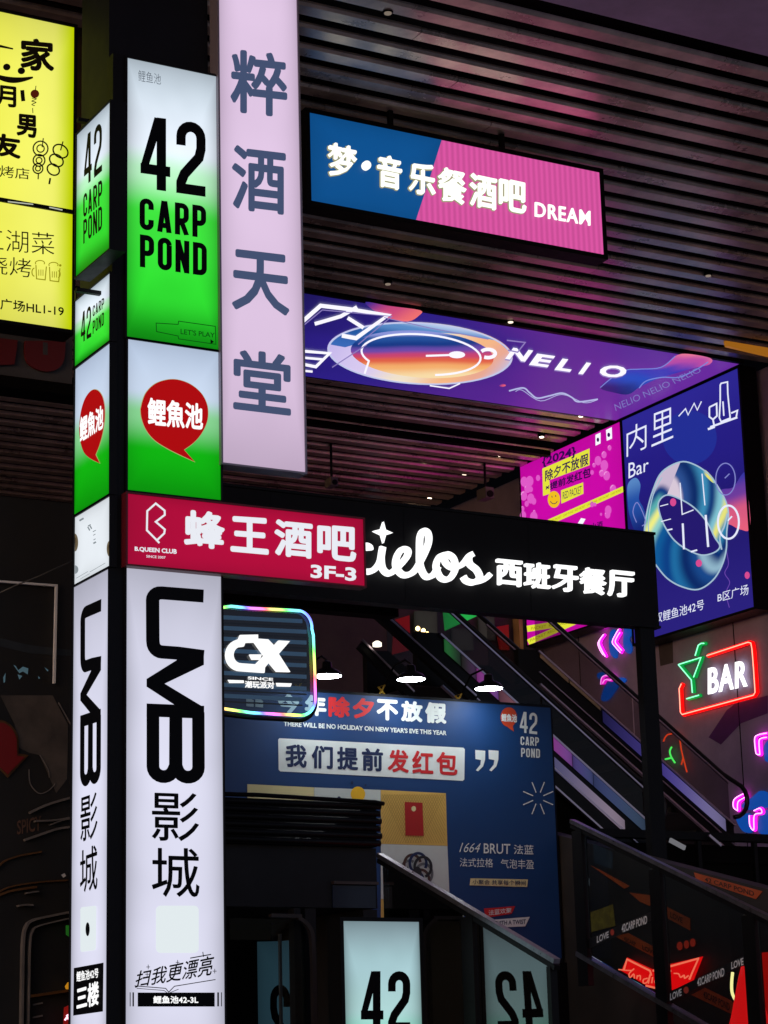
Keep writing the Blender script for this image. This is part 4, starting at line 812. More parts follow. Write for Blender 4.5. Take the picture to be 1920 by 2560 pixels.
# ================================================================== low 42 light box
P15 = Plane('y', 15.0)
r = rect(P15, [('H', 612, 682), ('H', 970, 683), ('H', 1000, 1177), ('H', 622, 1177)])
lb = lightbox('floor_light_box', 'pale mint free standing light box with black 42 at the bottom', P15, (r[0], r[1], .5, r[3]), glowramp('mint white light box print', [(0, '#1c9a3c'), (.4, '#3cc070'), (.62, '#8fe0c8'), (.72, '#b4dcdc'), (.86, '#b9dfe6'), (1, '#b4d2dc')], .95, 1, uneven=.6), .2, .03)
condensed(lb, P15, 'H', '42', (697, 922, 1212), (935, 922, 1212), M_ink, s=.15, gap=.09)
box('plinth', M_blk, lb, r[0]-.05, r[1]+.05, 14.95, 15.35, 0, .46)
# ================================================================== stair with glass balustrades
M_con = mat('dark stair stone', '#1c1b1b', .6, noise=.4, nscale=5, bump=.15)
st = thing('stairs', 'dark stone stairs climbing away between the two glass balustrades', 'stairs', (10.4, 14, 0))
SL = .392
def stairz(y): return 1.35+SL*(y-15.5)
for k in range(16):
    y = 10.2+k*.4; z = stairz(y)-.1
    if z > .1: box('step', M_con, st, 9.06, 11.64, y, y+.4, max(0, z-.16), z)
box('upper_landing', M_con, st, 9.06, 11.64, 16.61, 19.5, 1.5, 1.7)
def balustrade(name, label, X, zr, y_a, y_b, posts, panes, refl, h=1.2, tint_='#c8d4da', st_h=None):
    z = lambda y: zr+SL*(y-16)
    b = thing(name, label, 'railing', (X, (y_a+y_b)/2, 0))
    MB().beam((X, y_a, z(y_a)), (X, y_b, z(y_b)), .055, .036).build('handrail', M_rail, b)
    MB().beam((X, y_a, z(y_a)-.045), (X, y_b, z(y_b)-.045), .05, .035).build('rail_channel', M_blk, b)
    for yp, w in posts: box('post', M_blk, b, X-.03, X+.03, yp-w/2, yp+w/2, max(0, z(yp)-h-.3), z(yp)-.06)
    for i, (ya, yb3) in enumerate(panes):
        v = [(X, ya, z(ya)-.07), (X, yb3, z(yb3)-.07), (X, yb3, z(yb3)-h), (X, ya, z(ya)-h)]
        v += [(X+.01, p[1], p[2]) for p in v[:4]]
        MB().add(v, [(0, 3, 2, 1), (4, 5, 6, 7), (0, 1, 5, 4), (1, 2, 6, 5), (2, 3, 7, 6), (3, 0, 4, 7)]).build('glass_pane', glass(f'balustrade glass {refl}', tint_, refl), b)
    return b, z
bL, zL = balustrade('glass_balustrade', 'stair balustrade with steel handrail over glass reflecting the 42 light box', 9.0, 3.37+SL*-.06, 16.1, 13.55, [(14.72, .17), (13.62, .05)], [(16.05, 14.82), (14.62, 13.66)], .24, 1.35, '#6c7c84')
XR = 11.7; PRr = Plane('x', XR)
t0 = at('F', 1449, 2062, 'x', XR)
py_ = [at('M', x, y, 'x', XR).y for x, y in ((212, 300), (828, 900), (1540, 1100))]
bR, zR = balustrade('glass_balustrade', 'near right stair balustrade of three posts with slogan tapes on its glass', XR, t0.z-SL*(t0.y-16), t0.y+.12, 12.6, [(y, .16) for y in py_]+[(12.7, .1)], [(py_[0]-.09, py_[1]+.09), (py_[1]-.09, py_[2]+.09), (py_[2]-.09, 12.76)], .05, 1.16)
MB().beam((XR, t0.y+.1, zR(t0.y+.1)-1.2), (XR, 12.6, zR(12.6)-1.2), .09, .04).build('bottom_rail', M_rail, bR)
TAPE = mat('black vinyl tape', '#141416', .5); TW = glow('faintly glowing white tape print', '#75757a', .35, body='#c0c0c0')  # faint glow put into the colour of the tape print
flat('slogan_tape', bR, PRr, [[(272, 1010), (795, 782), (795, 850), (272, 1088)], [(905, 1412), (1510, 1118), (1515, 1185), (905, 1490)]], TAPE, .003, .002, c='M')
for s, L, R in (('LOVE', (350, 985, 1038), (440, 945, 995)), ('42CARP POND', (540, 896, 958), (735, 824, 888)), ('LOVE', (912, 1425, 1480), (1000, 1385, 1440)), ('42CARP POND', (1120, 1312, 1372), (1328, 1224, 1290)), ('LOVE', (1382, 1184, 1240), (1475, 1148, 1205))):
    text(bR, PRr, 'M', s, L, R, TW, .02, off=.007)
flat('dot_print', bR, PRr, [ell(1035, 1398, 20, 27, 0, 20), ell(468, 955, 15, 24, 0, 20)], glow('dull red glowing dot', '#8a3028', .35), .007, c='M')  # the dots get a faint glow of their own too
# ================================================================== bar front behind the stair, with neon
PWx = Plane('x', 13.4)
M_bw = mat('dark umber bar wall', '#241c16', .6, noise=.6, nscale=2.2, bump=.1)
wa, wb = at('M', 1000, 455, 'x', 13.4), at('M', 1640, 620, 'x', 13.4)
wsl = (wb.z-wa.z)/(wb.y-wa.y); wz = lambda y: wa.z+wsl*(y-wa.y)
bv = [(x, y, z) for x in (13.4, 13.6) for y, z in ((12.5, 0), (21, 0), (21, wz(21)), (12.5, wz(12.5)))]
bw = solo('bar_wall', M_bw, 'dark low wall of the bar behind the right balustrade, with orange tapes', 'wall', MB().add(bv, [(0, 3, 2, 1), (4, 5, 6, 7), (0, 1, 5, 4), (1, 2, 6, 5), (2, 3, 7, 6), (3, 0, 4, 7)]), (13.5, 17, 0))
ORG = mat('orange barrier tape', '#b8501c', .5, noise=.25, nscale=5)
for q in ([(490, 985), (590, 960), (830, 1090), (830, 1170)], [(880, 755), (1065, 850), (1065, 940), (880, 840)], [(1095, 495), (1620, 640), (1570, 700), (1110, 545)], [(1075, 1435), (1180, 1380), (1380, 1478), (1480, 1625), (1400, 1590)], [(600, 650), (760, 670), (775, 760), (680, 720)], [(300, 440), (420, 500), (600, 600), (560, 620)]):
    flat('barrier_tape', bw, PWx, [q], ORG, .004, .004, c='M')
for s, L, R in (('42CARP POND', (1170, 1402, 1455), (1372, 1500, 1560)), ('42 CARP POND', (1180, 530, 565), (1560, 640, 680)), ('LOVE', (915, 795, 840), (1010, 842, 888)), ('42CARP', (560, 985, 1020), (650, 1030, 1065)), ('LOVE', (700, 1050, 1085), (800, 1100, 1135))):
    text(bw, PWx, 'M', s, L, R, mat('dark tape print', '#3a1c0c', .6), .02, off=.012)
flat('pasted_poster', bw, PWx, [[(275, 810), (470, 740), (490, 905), (300, 955)]], mat('mustard poster paper', '#8a7420', .7, noise=.5, nscale=12), .004, c='M')
flat('pasted_poster', bw, PWx, [[(320, 275), (470, 340), (470, 470), (330, 420)]], mat('slate poster paper', '#2c3640', .7, noise=.4, nscale=8), .004, c='M')
flat('pasted_poster', bw, PWx, [[(248, 500), (290, 540), (292, 600), (250, 565)]], mat('pale poster paper', '#7c8a94', .7), .004, c='M')
flat('red_lamp_dot', bw, PWx, [ell(988, 1060, 19, 32), ell(1040, 1048, 17, 31), ell(1088, 1034, 18, 31)], glow('dim red lamp', '#c03020', .55), .006, .01, c='M')
PN = Plane('x', 13.34)
NR = glow('hot red neon core', '#ff6a4a', 2.6); NRB = glow('red neon backing acrylic', '#e00608', 2.6)
bt = thing('bow_tie_neon', 'red bow tie shaped neon beer sign with script behind the balustrade glass', 'neon sign', PN.w(*PN.ab('M', 850, 1300), 0))
flat('backing_plate', bt, PN, [[(530, 1250), (575, 1148), (770, 1240), (850, 1215), (900, 1200), (1155, 1140), (1078, 1335), (900, 1405), (845, 1412), (700, 1350), (600, 1290)]], NRB, -.01, .008, c='M')
for pth in ([(565, 1240), (588, 1162), (765, 1250), (775, 1285)], [(905, 1220), (1138, 1155), (1068, 1315)], [(735, 1365), (845, 1392)], [(790, 1250), (845, 1232)]):
    MB().tube(pts3(PN, 'M', pth, .02), .010, 7).build('neon_tube', NR, bt, True)
for pth in ([(525, 1240), (585, 1247), (625, 1248)], [(642, 1235), (605, 1272), (612, 1302), (640, 1275), (645, 1310)], [(668, 1285), (664, 1312)], [(668, 1292), (690, 1288), (690, 1322)], [(745, 1308), (715, 1318), (716, 1345), (745, 1335), (768, 1275), (752, 1348)], [(785, 1300), (778, 1345)], [(812, 1300), (802, 1340), (830, 1345), (840, 1300)], [(950, 1270), (985, 1274), (1000, 1300), (1028, 1284), (1030, 1308), (1060, 1288)], [(922, 1245), (927, 1255)]):
    MB().tube(pts3(PN, 'M', spline(pth, 4), .02), .0065, 6).build('script_tube', NR, bt, True)
cn = thing('red_lantern', 'glowing red fabric cone lantern at the lower right behind the last post', 'lantern', PN.w(*PN.ab('M', 1490, 1650), 0))
pc = at('M', 1493, 1215, 'x', 13.1)
MB().lathe(pc, [(.42, -1.3), (.3, -.85), (.17, -.45), (.08, -.1), (.05, 0)], 20).build('fabric_cone', glowramp('red lantern fabric', [(0, '#e01010'), (1, '#a00806')], 2., 1), cn, True)
solo('curved_tube_lamp', glow('warm white tube', '#ffdf8a', 3.), 'curved warm white tube lamp beside the red lantern', 'lamp', MB().tube(pts3(Plane('x', 13.15), 'M', spline([(1387, 1262), (1380, 1340), (1382, 1410), (1400, 1460), (1430, 1502)], 6), 0), .014, 8), PN.w(*PN.ab('M', 1400, 1500), 0))
solo('small_tube_lamp', glow('amber tube', '#f0b020', 1.2), 'short amber tube lamp above the curved white tube', 'lamp', MB().tube(pts3(Plane('x', 13.15), 'M', [(1470, 1222), (1466, 1260), (1458, 1295)], 0), .016, 8), PN.w(*PN.ab('M', 1465, 1290), 0))
rd = solo('red_glow_sheet', glowramp('red wall glow', [(0, '#d01008'), (.7, '#a00c0a'), (1, '#3a0808')], 1., 1), 'added red glowing panel at the lower right edge of the picture', 'banner', MB().box(13.2, 13.24, 12.9, at('M', 1585, 1400, 'x', 13.2).y, 1.6, at('M', 1620, 1110, 'x', 13.2).z), (13.2, 13.5, 0))  # glowing panel added for the red light on the wall here
# ================================================================== side wall neon
PX2 = Plane('x', 20.3)
flat_g = [(1130, 985), (1200, 930), (1498, 850), (1498, 1010), (1260, 1100), (1080, 1290), (970, 1225)]
sw = [o for o in COL.objects if o.name == 'side_wall'][0]
flat('painted_arrow', sw, PX2, [flat_g], mat('purple wall paint', '#5a2a72', .7, noise=.2), .004, c='K')
flat('painted_blotch', sw, PX2, [[(520, 380), (650, 350), (655, 560), (540, 590)]], mat('dark grey wall paint', '#4a4246', .8, noise=.2), .004, c='K')
for yy in (21.5, 23.5, 25.5, 27.5, 29.5): box('panel_joint', M_dark, sw, 20.292, 20.3, yy, yy+.012, 0, 11)
PNw = Plane('x', 20.24)
def neon(root, name, c, pth, m, r=.018, n=.0, sp=False):
    p3 = pts3(PNw, c, spline(pth, 5) if sp else pth, n); return MB().tube(p3, r, 8).build(name, m, root, True)
nb_ = thing('bar_neon', 'red neon frame with white BAR letters and green cocktail glass on the wall', 'neon sign', PNw.w(*PNw.ab('K', 1050, 1000), 0))
RT = glow('red neon tube', '#ff9078', 2.6); RB = mat('red tube sleeve', '#a01008', .4)
GT = glow('green neon tube', '#8affc0', 1.8); WTn = glow('white neon tube', '#ffffff', 1.6)
RH = glow('red sleeve of neon', '#e80606', 1.9); GH = glow('green sleeve of neon', '#049a40', 1.)
fr = [(968, 498), (1335, 378), (1362, 385), (1372, 440), (1385, 600), (1400, 825), (1385, 850), (748, 1022), (733, 1002), (722, 790), (742, 748)]
neon(nb_, 'frame_tube', 'K', fr, RT, .008, .034); neon(nb_, 'frame_sleeve', 'K', fr, RH, .034, -.0)
for pth in ([(712, 577), (915, 513), (848, 690)], [(712, 577), (828, 715), (838, 828)], [(862, 498), (890, 405), (915, 388), (942, 388)], [(785, 882), (895, 850)]):
    neon(nb_, 'glass_tube', 'K', pth, GT, .009, .03); neon(nb_, 'glass_sleeve', 'K', pth, GH, .028, -.01)
text(nb_, PNw, 'K', 'BAR', (968, 608, 842), (1318, 530, 768), WTn, .022, off=.0, th=.015, name='letters', space=1.12)
box('bracket', M_blk, nb_, 20.24, 20.3, 24.4, 24.5, nb_.location.z+.2, nb_.location.z+.25)
PKN = glow('hot pink neon tube', '#ff9cf0', 2.6); PKS = glow('magenta neon sleeve', '#e614c4', 2.4); BLU = glow('blue acrylic glow', '#0f4fb0', .75)
def neon_arrow(label, strokes, blobs, c='K'):
    a = thing('neon_arrow', label, 'neon sign', PNw.w(*PNw.ab(c, *strokes[0][0]), 0), 'pink neon shapes on the side wall')
    for s in strokes: neon(a, 'neon_tube', c, s, PKN, .008, .028, True); neon(a, 'neon_sleeve', c, s, PKS, .022, -.005, True)
    for b in blobs: flat('blue_backing', a, PNw, [spline(b, 5, True)], BLU, -.045, .02, c=c)
neon_arrow('pair of pink neon chevrons on blue acrylic left of the sign post', [[(45, 308), (15, 350), (5, 390), (25, 440), (60, 505)], [(28, 330), (-5, 385), (10, 440), (40, 490)], [(178, 262), (150, 310), (122, 375), (150, 420), (195, 470)], [(190, 290), (165, 330), (148, 375), (175, 415), (205, 450)]], [[(75, 290), (130, 280), (140, 500), (95, 500), (70, 430)], [(205, 240), (262, 238), (268, 300), (245, 350), (270, 420), (255, 475), (215, 460), (195, 400)]])
neon_arrow('small pink neon curl on blue acrylic behind the escalator glass', [[(18, 755), (25, 700), (55, 675), (118, 678), (108, 715), (60, 710), (35, 745)]], [[(60, 730), (180, 690), (215, 720), (150, 770), (70, 880), (10, 900), (0, 850)], [(-30, 650), (60, 645), (20, 690), (-30, 700)]])
neon_arrow('pink neon loop at the top of the blue acrylic under the black sign', [[(-10, 215), (30, 205), (48, 225), (35, 245), (0, 230)]], [[(60, 205), (130, 205), (120, 235), (70, 235)], [(290, 240), (330, 240), (320, 330), (290, 300)]])
neon_arrow('pink neon corner arrow at the right edge of the picture', [[(1500, 1188), (1420, 1205), (1393, 1235), (1398, 1320), (1408, 1372), (1438, 1380)], [(1500, 1225), (1440, 1240), (1432, 1290), (1440, 1380)]], [[(1455, 1285), (1520, 1250), (1560, 1420), (1470, 1440), (1450, 1380)]])
neon_arrow('pink neon shapes over blue acrylic at lower right above the escalator end', [[(1240, 1880), (1205, 1850), (1205, 1790), (1240, 1755), (1300, 1728), (1302, 1760), (1245, 1800), (1240, 1880)], [(1385, 1880), (1440, 1858), (1455, 1900), (1390, 1920), (1385, 2050), (1350, 2010), (1345, 1920)]], [[(1250, 1830), (1340, 1760), (1420, 1700), (1500, 1740), (1500, 1830), (1430, 1860), (1300, 1870)], [(1200, 1950), (1240, 1920), (1330, 1910), (1345, 2060), (1260, 2060)], [(1420, 1910), (1520, 1880), (1520, 2070), (1400, 2070)]])
nt_ = thing('cactus_neon', 'red neon outline with green neon leaf just right of the sign post', 'neon sign', PNw.w(*PNw.ab('K', 680, 1500), 0))
for pth in ([(575, 1262), (590, 1225), (612, 1200), (645, 1195), (682, 1165), (708, 1195), (722, 1250), (735, 1340), (752, 1410), (770, 1480), (785, 1535)], [(752, 1400), (735, 1470)]):
    neon(nt_, 'outline_tube', 'K', pth, glow('orange red neon tube', '#f04a20', 1.6), .011, .02)
for pth in ([(648, 1312), (632, 1350), (645, 1400), (678, 1452)], [(592, 1420), (640, 1410)]): neon(nt_, 'leaf_tube', 'K', pth, glow('bright green neon tube', '#50ff60', 2.4), .013, .02, True)
# ================================================================== escalators
def escalator(label, Y0, Y1, xa, za, m, xb, seg, seg2, rail_h, drop, ext=.3):
    """sloping truss from (xa, za) down to x = xb; z is the deck edge line"""
    z = lambda x: za-m*(x-xa)
    e = thing('escalator', label, 'escalator', ((xa+xb)/2, (Y0+Y1)/2, z(xb)-.6))
    for Y, s in ((Y0, 1), (Y1, -1)):
        yy = Y+s*.06
        v = [(xa-ext, yy-.05, za), (xa, yy-.05, za), (xb, yy-.05, z(xb)), (xb, yy-.05, z(xb)-drop), (xa, yy-.05, za-drop), (xa-ext, yy-.05, za-drop)]
        v += [(a, b+.1, c) for a, b, c in v]
        MB().add(v, [(0, 1, 4, 5), (1, 2, 3, 4), (11, 10, 7, 6), (10, 9, 8, 7)]+[(i, i+6, (i+1) % 6+6, (i+1) % 6) for i in range(6)]).build('truss_cladding', M_esc, e)
        hr = [(xa-1.3, yy, za+rail_h+.42), (xa-1.0, yy, za+rail_h+.42), (xa-.5, yy, z(xa-.5)+rail_h), (xa, yy, za+rail_h)]+[(xb-.1, yy, z(xb-.1)+rail_h), *[(xb+.06+.24*math.cos(math.radians(a)), yy, z(xb)+rail_h-.27+.24*math.sin(math.radians(a))) for a in (50, 30, 10, -10, -30, -50, -70, -90)]]
        MB().tube(hr, .032, 8).build('handrail', M_hr, e, True)
        MB().beam((xa, yy-s*.0, z(xa)+rail_h-.045), (xb, yy, z(xb)+rail_h-.045), .03, .02).build('handrail_trim', M_trim, e)
        n = int((xb-xa)/1.25)
        for k in range(n):
            p, q = xa+(xb-xa)*k/n+.012, xa+(xb-xa)*(k+1)/n-.012
            v = [(p, yy, z(p)+.01), (q, yy, z(q)+.01), (q, yy, z(q)+rail_h-.06), (p, yy, z(p)+rail_h-.06)]; v += [(a, b+.008, c) for a, b, c in v]
            MB().add(v, [(0, 1, 2, 3), (7, 6, 5, 4), (0, 4, 5, 1), (1, 5, 6, 2), (2, 6, 7, 3), (3, 7, 4, 0)]).build('glass_panel', glass('escalator side glass', '#d0ccd0', .022), e)
    MB().beam((xa, Y0+.0, za-.012), (xb, Y0+.0, z(xb)-.012), .06, .024).build('deck_trim', M_trim, e)
    MB().beam((xa-.0, Y0-.005, za-drop+.012), (xb, Y0-.005, z(xb)-drop+.012), .05, .022).build('lower_trim', M_trim, e)
    MB().beam((xa-.0, Y0-.003, za-drop*.62), (xb, Y0-.003, z(xb)-drop*.62), .03, .014).build('lower_trim', M_trim, e)
    v = [(xa-ext, Y0+.1, za-drop+.02), (xa-ext, Y1-.1, za-drop+.02), (xb, Y1-.1, z(xb)-drop+.02), (xb, Y0+.1, z(xb)-drop+.02), (xa, Y0+.1, za-drop+.02), (xa, Y1-.1, za-drop+.02)]
    MB().add(v, [(0, 1, 5, 4), (4, 5, 2, 3)]).build('soffit', M_trimd, e)
    k = 0; x = xa+.1
    while x < xb-.2:
        box('step', M_trimd, e, x, x+.36, Y0+.14, Y1-.14, z(x)-.52, z(x)-.3); x += .4
    pe = Plane('y', Y0-.004)
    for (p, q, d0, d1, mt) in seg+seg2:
        flat('skirt_panel', e, pe, [[(p, z(p)-d0), (q, z(q)-d0), (q, z(q)-d1), (p, z(p)-d1)]], mt, 0, .006, g=lambda x, y: (x, y))  # lower escalator: reflections painted as glowing panels; upper: lit strip and cream cladding
    return e
M_esc = mat('black escalator cladding', '#08080a', .35, .0, noise=.2, spec=.25); M_hr = mat('black handrail rubber', '#09090b', .35)
M_trim = mat('polished metal trim', '#d0c2d2', .3, 1.); M_trimd = mat('dark underside sheet', '#101012', .5)
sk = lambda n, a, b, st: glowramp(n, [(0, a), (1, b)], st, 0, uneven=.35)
MAG = sk('magenta skirt reflection', '#8c3c8a', '#7c4a96', .75); LAV = sk('lavender skirt reflection', '#5c4e92', '#50588c', .55); SLA = sk('slate blue skirt reflection', '#454f80', '#41546e', .6); PAL = sk('pale lilac skirt reflection', '#62608c', '#a694a8', .6)  # reflections on the lower escalator's glossy cladding, painted as glowing colour
GRN = sk('green skirt reflection', '#2f7a40', '#2a3c30', .55); ROS = sk('dusty rose skirt reflection', '#744a58', '#9a6a74', .6); MAU = sk('mauve skirt reflection', '#30302e', '#54385c', .5); IND = sk('indigo lit skirt', '#2c2860', '#4a4090', .6); LAV2 = sk('lavender strip lit skirt', '#4a3f92', '#7c74a0', .8)
xs = lambda fx, fy, Y: at('F', fx, fy, 'y', Y).x
Y1e = 21.5; q0 = at('F', 1180, 1654, 'y', Y1e)
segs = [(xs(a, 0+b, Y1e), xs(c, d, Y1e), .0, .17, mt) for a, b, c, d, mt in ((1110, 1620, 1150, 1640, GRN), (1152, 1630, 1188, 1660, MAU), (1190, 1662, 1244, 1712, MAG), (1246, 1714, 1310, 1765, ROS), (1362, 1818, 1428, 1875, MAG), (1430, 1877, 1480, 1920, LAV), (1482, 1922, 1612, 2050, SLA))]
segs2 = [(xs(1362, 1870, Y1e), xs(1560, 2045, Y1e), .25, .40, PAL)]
escalator('lower escalator with painted pink and lavender skirt reflection running down behind the billboard', Y1e, 22.8, xs(1100, 1610, Y1e), q0.z+.72*(q0.x-xs(1100, 1610, Y1e)), .742, xs(1620, 2060, Y1e), segs, segs2, .45, .62)
Y2e = 24.0; q1 = at('F', 1500, 1763, 'y', Y2e)
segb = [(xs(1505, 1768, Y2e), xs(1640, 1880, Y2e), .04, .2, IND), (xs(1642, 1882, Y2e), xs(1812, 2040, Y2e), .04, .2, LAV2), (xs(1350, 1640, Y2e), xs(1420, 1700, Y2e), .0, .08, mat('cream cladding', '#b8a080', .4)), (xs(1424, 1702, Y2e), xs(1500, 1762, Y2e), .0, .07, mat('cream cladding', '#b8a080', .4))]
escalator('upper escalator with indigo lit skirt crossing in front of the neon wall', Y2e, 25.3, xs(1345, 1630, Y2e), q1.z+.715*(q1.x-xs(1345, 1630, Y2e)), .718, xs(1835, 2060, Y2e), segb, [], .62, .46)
# dark beams left of the escalators
for lab, p_, q_ in (('thin dark sloping truss tube above the middle pendant lamp', (925, 1520), (1185, 1752)), ('thin dark sloping truss tube above the left pendant lamp', (900, 1612), (1030, 1742))):
    a, b = at('F', *p_, 'y', 21.3), at('F', *q_, 'y', 21.3)
    t = thing('truss_tube', lab, 'beam', (a+b)/2); MB().beam(a, b, .08, .1).build('tube', M_blk, t); MB().beam(a+Vector((.0, -.05, .05)), b+Vector((0, -.05, .05)), .02, .02).build('edge_trim', M_trim, t)
pf = thing('terrace_edge', 'horizontal dark terrace edge beam across the foot of the escalators', 'beam', (17, 20.9, 4.2))
a, b = at('F', 1480, 2078, 'y', 20.9), at('F', 2000, 2090, 'y', 20.9)
box('dark_apron', M_dark, pf, 13.72, b.x, 21.06, 21.12, 0, a.z-.31); box('edge_beam', M_blk, pf, a.x, b.x, 20.85, 21.0, a.z-.06, a.z+.03); box('deck', M_dark, pf, 13.7, b.x, 21.0, 24, a.z-.3, a.z-.1)  # dark sheet added below the deck to hide the lit wall behind
for fx in (1740, 1880): x = xs(fx, 2100, 20.9); box('baluster', M_blk, pf, x, x+.05, 20.87, 20.93, 2.8, a.z-.07)
MB().beam(at('F', 1675, 2100, 'y', 20.8), at('F', 1712, 2120, 'y', 20.8), .03, .05).build('light_strip', glow('dim white strip', '#8a8a90', .6), pf)
MB().beam(at('F', 1772, 2088, 'y', 20.8), at('F', 1802, 2114, 'y', 20.8), .03, .03).build('metal_edge', M_trim, pf)
# ================================================================== deep background
PZ = Plane('y', 30.6)
bgp = thing('far_shopfront', 'dim far shopfront behind the escalators with red banners and cream pillar', 'shopfront', (18, 30.8, 0))
box('shop_wall', mat('dim grey shop wall', '#3a3634', .7, noise=.5, nscale=1.2), bgp, 9, 19.86, 30.7, 30.9, 3, 9.6)
CREAM = mat('cream pillar paint', '#a08458', .6, noise=.2)
g1, g2 = PZ.ab('J', 1130, 160), PZ.ab('J', 1235, 600)
box('pillar', CREAM, bgp, g1[0], min(19.88, g2[0]), 30.5, 30.69, 3, 9.6)
RBm = glow('dim red shop banner', '#7a1414', .35, body='#801818')
for q in ([(300, 190), (400, 160), (405, 400), (285, 430)], [(1000, 240), (1085, 225), (1090, 400), (1030, 395)]): flat('red_glow_sheet', bgp, PZ, [q], RBm, -.05, .04, c='J')
text(bgp, PZ, 'J', '鲤鱼', (315, 230, 330), (350, 225, 325), mat('faint white print', '#8a7a78'), 0, off=.0)
for q in ([(440, 130), (600, 120), (600, 330), (440, 340)], [(700, 250), (840, 250), (850, 400), (700, 400)], [(880, 170), (990, 165), (1000, 330), (890, 330)]):
    flat('shop_window', bgp, PZ, [q], glow('dim shop interior', '#3a3c34', .5, uneven=.5, uscale=3.), -.06, .03, c='J')
gs = thing('green_screen', 'bright green lit panel far behind the escalator handrails', 'screen', at('J', 700, 180, 'y', 28.0))
flat('screen_panel', gs, Plane('y', 28.0), [[(620, 60), (870, 60), (875, 160), (640, 268)]], glow('bright green sheet', '#28b850', .8, uneven=.2), 0, .05, c='J')
for k, (x, y) in enumerate(((455, 255), (493, 270), (520, 292), (548, 315), (575, 328))):
    p = at('J', x, y, 'y', 28.6)
    solo('string_light', glow('gold bulb', '#ffd890', 5.), ('top left', 'second from the top', 'middle', 'fourth from the top', 'lowest')[k]+' gold bulb in the slanting row beside the green panel', 'lamp', MB().lathe(p, [(.01, -.03), (.035, -.01), (.035, .02), (.012, .04)], 8), p, 'gold bulbs far behind the escalator')
# ================================================================== left side: mural wall, fascia, wire
PM = Plane('y', 18.5)
M_mu = mat('dark painted mural wall', '#15140f', .6, noise=.6, nscale=1.6, bump=.2, dirt='#0d0f0e')
mw = solo('mural_wall', M_mu, 'dark mural wall at the left with red heart and arched mouldings', 'wall', MB().box(3.5, 7.55, 18.5, 18.8, 0, 6.75), (5.5, 18.65, 0))
FRM = mat('white painted tube', '#d8dcd8', .5); BRN = mat('bronze brown moulding', '#6a4826', .4, .3, noise=.3); GRY = mat('grey moulding', '#6a6660', .5, noise=.3)
flat('tube_frame', mw, PM, ribbon([(-60, 50), (458, 88), (440, 905)], 17), FRM, .02, .03, c='T')
flat('heart_panel', mw, PM, [spline([(-60, 1240), (0, 1210), (60, 1232), (115, 1285), (146, 1360), (148, 1440), (150, 1490)], 4)+[(235, 1502), (60, 1692), (-60, 1570)]], BRN, .01, .01, c='T')
flat('heart_face', mw, PM, [spline([(-60, 1262), (0, 1232), (50, 1250), (100, 1300), (128, 1370), (130, 1440), (135, 1508)], 4)+[(198, 1520), (55, 1665), (-60, 1555)]], mat('dark red paint', '#7a1010', .5), .021, .01, c='T')
flat('painted_cloud', mw, PM, [[(0, 1000), (440, 1000), (570, 1250), (560, 1700), (470, 1820), (330, 1500), (240, 1480), (160, 1440), (120, 1240)]], mat('khaki mural paint', '#4a443c', .7, noise=.5, nscale=3), .004, c='T')
flat('painted_loop', mw, PM, ribbon(spline([(330, 1500), (400, 1620), (410, 1690)], 4), 8)+ribbon(spline([(240, 1620), (250, 1740), (320, 1820), (400, 1800), (460, 1740)], 5), 8)+ribbon([(485, 1060), (595, 1255)], 9), GRY, .008, .004, c='T')
for i, (pts, w, mt) in enumerate((([(-60, 700), (10, 625), (70, 590), (200, 550), (400, 515)], 16, BRN), ([(-40, 925), (60, 870), (200, 838), (400, 812), (660, 795)], 14, BRN), ([(-40, 950), (80, 905), (230, 878), (350, 862)], 22, BRN), ([(230, 400), (400, 340), (560, 288), (700, 270)], 22, GRY), ([(280, 130), (430, 60), (580, 10), (700, -20)], 22, GRY), ([(330, 215), (520, 205), (700, 175)], 16, GRY), ([(480, 250), (600, 205), (700, 190)], 12, GRY),
        ([(195, 2300), (203, 1800), (212, 1400), (240, 1255), (310, 1190), (500, 1145), (700, 1105)], 22, GRY), ([(258, 2300), (266, 1800), (275, 1420), (300, 1300), (370, 1245), (700, 1165)], 14, GRY), ([(280, 1940), (450, 1915), (690, 1880)], 26, BRN), ([(160, 1050), (230, 1040), (300, 1045)], 16, GRY), ([(240, 925), (300, 915), (355, 910)], 14, GRY))):
    flat('curved_moulding', mw, PM, ribbon(spline(pts, 6), w), mt, .004, .03+.004*i, c='W')
text(mw, PM, 'W', 'SPICY', (165, 205, 345), (405, 155, 300), mat('worn brown print', '#5a4030', .7, noise=.5), .02, off=.008)
flat('vent_slat', mw, PM, ribbon([(312, 2025), (410, 2005)], 16)+ribbon([(312, 2150), (410, 2130)], 16), GRY, .02, .01, c='W')
flat('white_sticker', mw, PM, [[(578, 745), (612, 728), (628, 755), (600, 775)]], mat('pale sticker', '#d0d0c8', .5), .06, c='W')
for nm, q, mt, lab in (('green_lamp', [(648, 1240), (680, 1240), (680, 1350), (650, 1330)], glow('dim green lamp', '#1c5a18', .7), 'dim green lamp seen through the arched window left of the pylon'), ('amber_lamp', [(640, 1840), (668, 1800), (685, 1820), (680, 1870), (650, 1868)], glow('amber lamp', '#c08018', .9), 'small amber lamp low beside the pylon left edge'), ('red_sign_glow', [(630, 2050), (690, 2020), (690, 2300), (620, 2300)], glow('dim red lit panel', '#8a1410', .7), 'small red lit panel at the lower left beside the pylon')):
    o = flat(nm, None, Plane('y', 18.4), [q], mt, 0, .03, c='W'); tag(o, lab, 'lamp')
o = MB().tube(pts3(Plane('y', 18.35), 'W', spline([(640, 2175), (660, 2150), (680, 2165), (660, 2130), (690, 2120)], 3), 0), .008, 6).build('neon_squiggle', glow('pink white neon', '#ffb0c8', 2.5), None, True); tag(o, 'tiny pink white neon squiggle beside the pylon foot', 'neon sign')
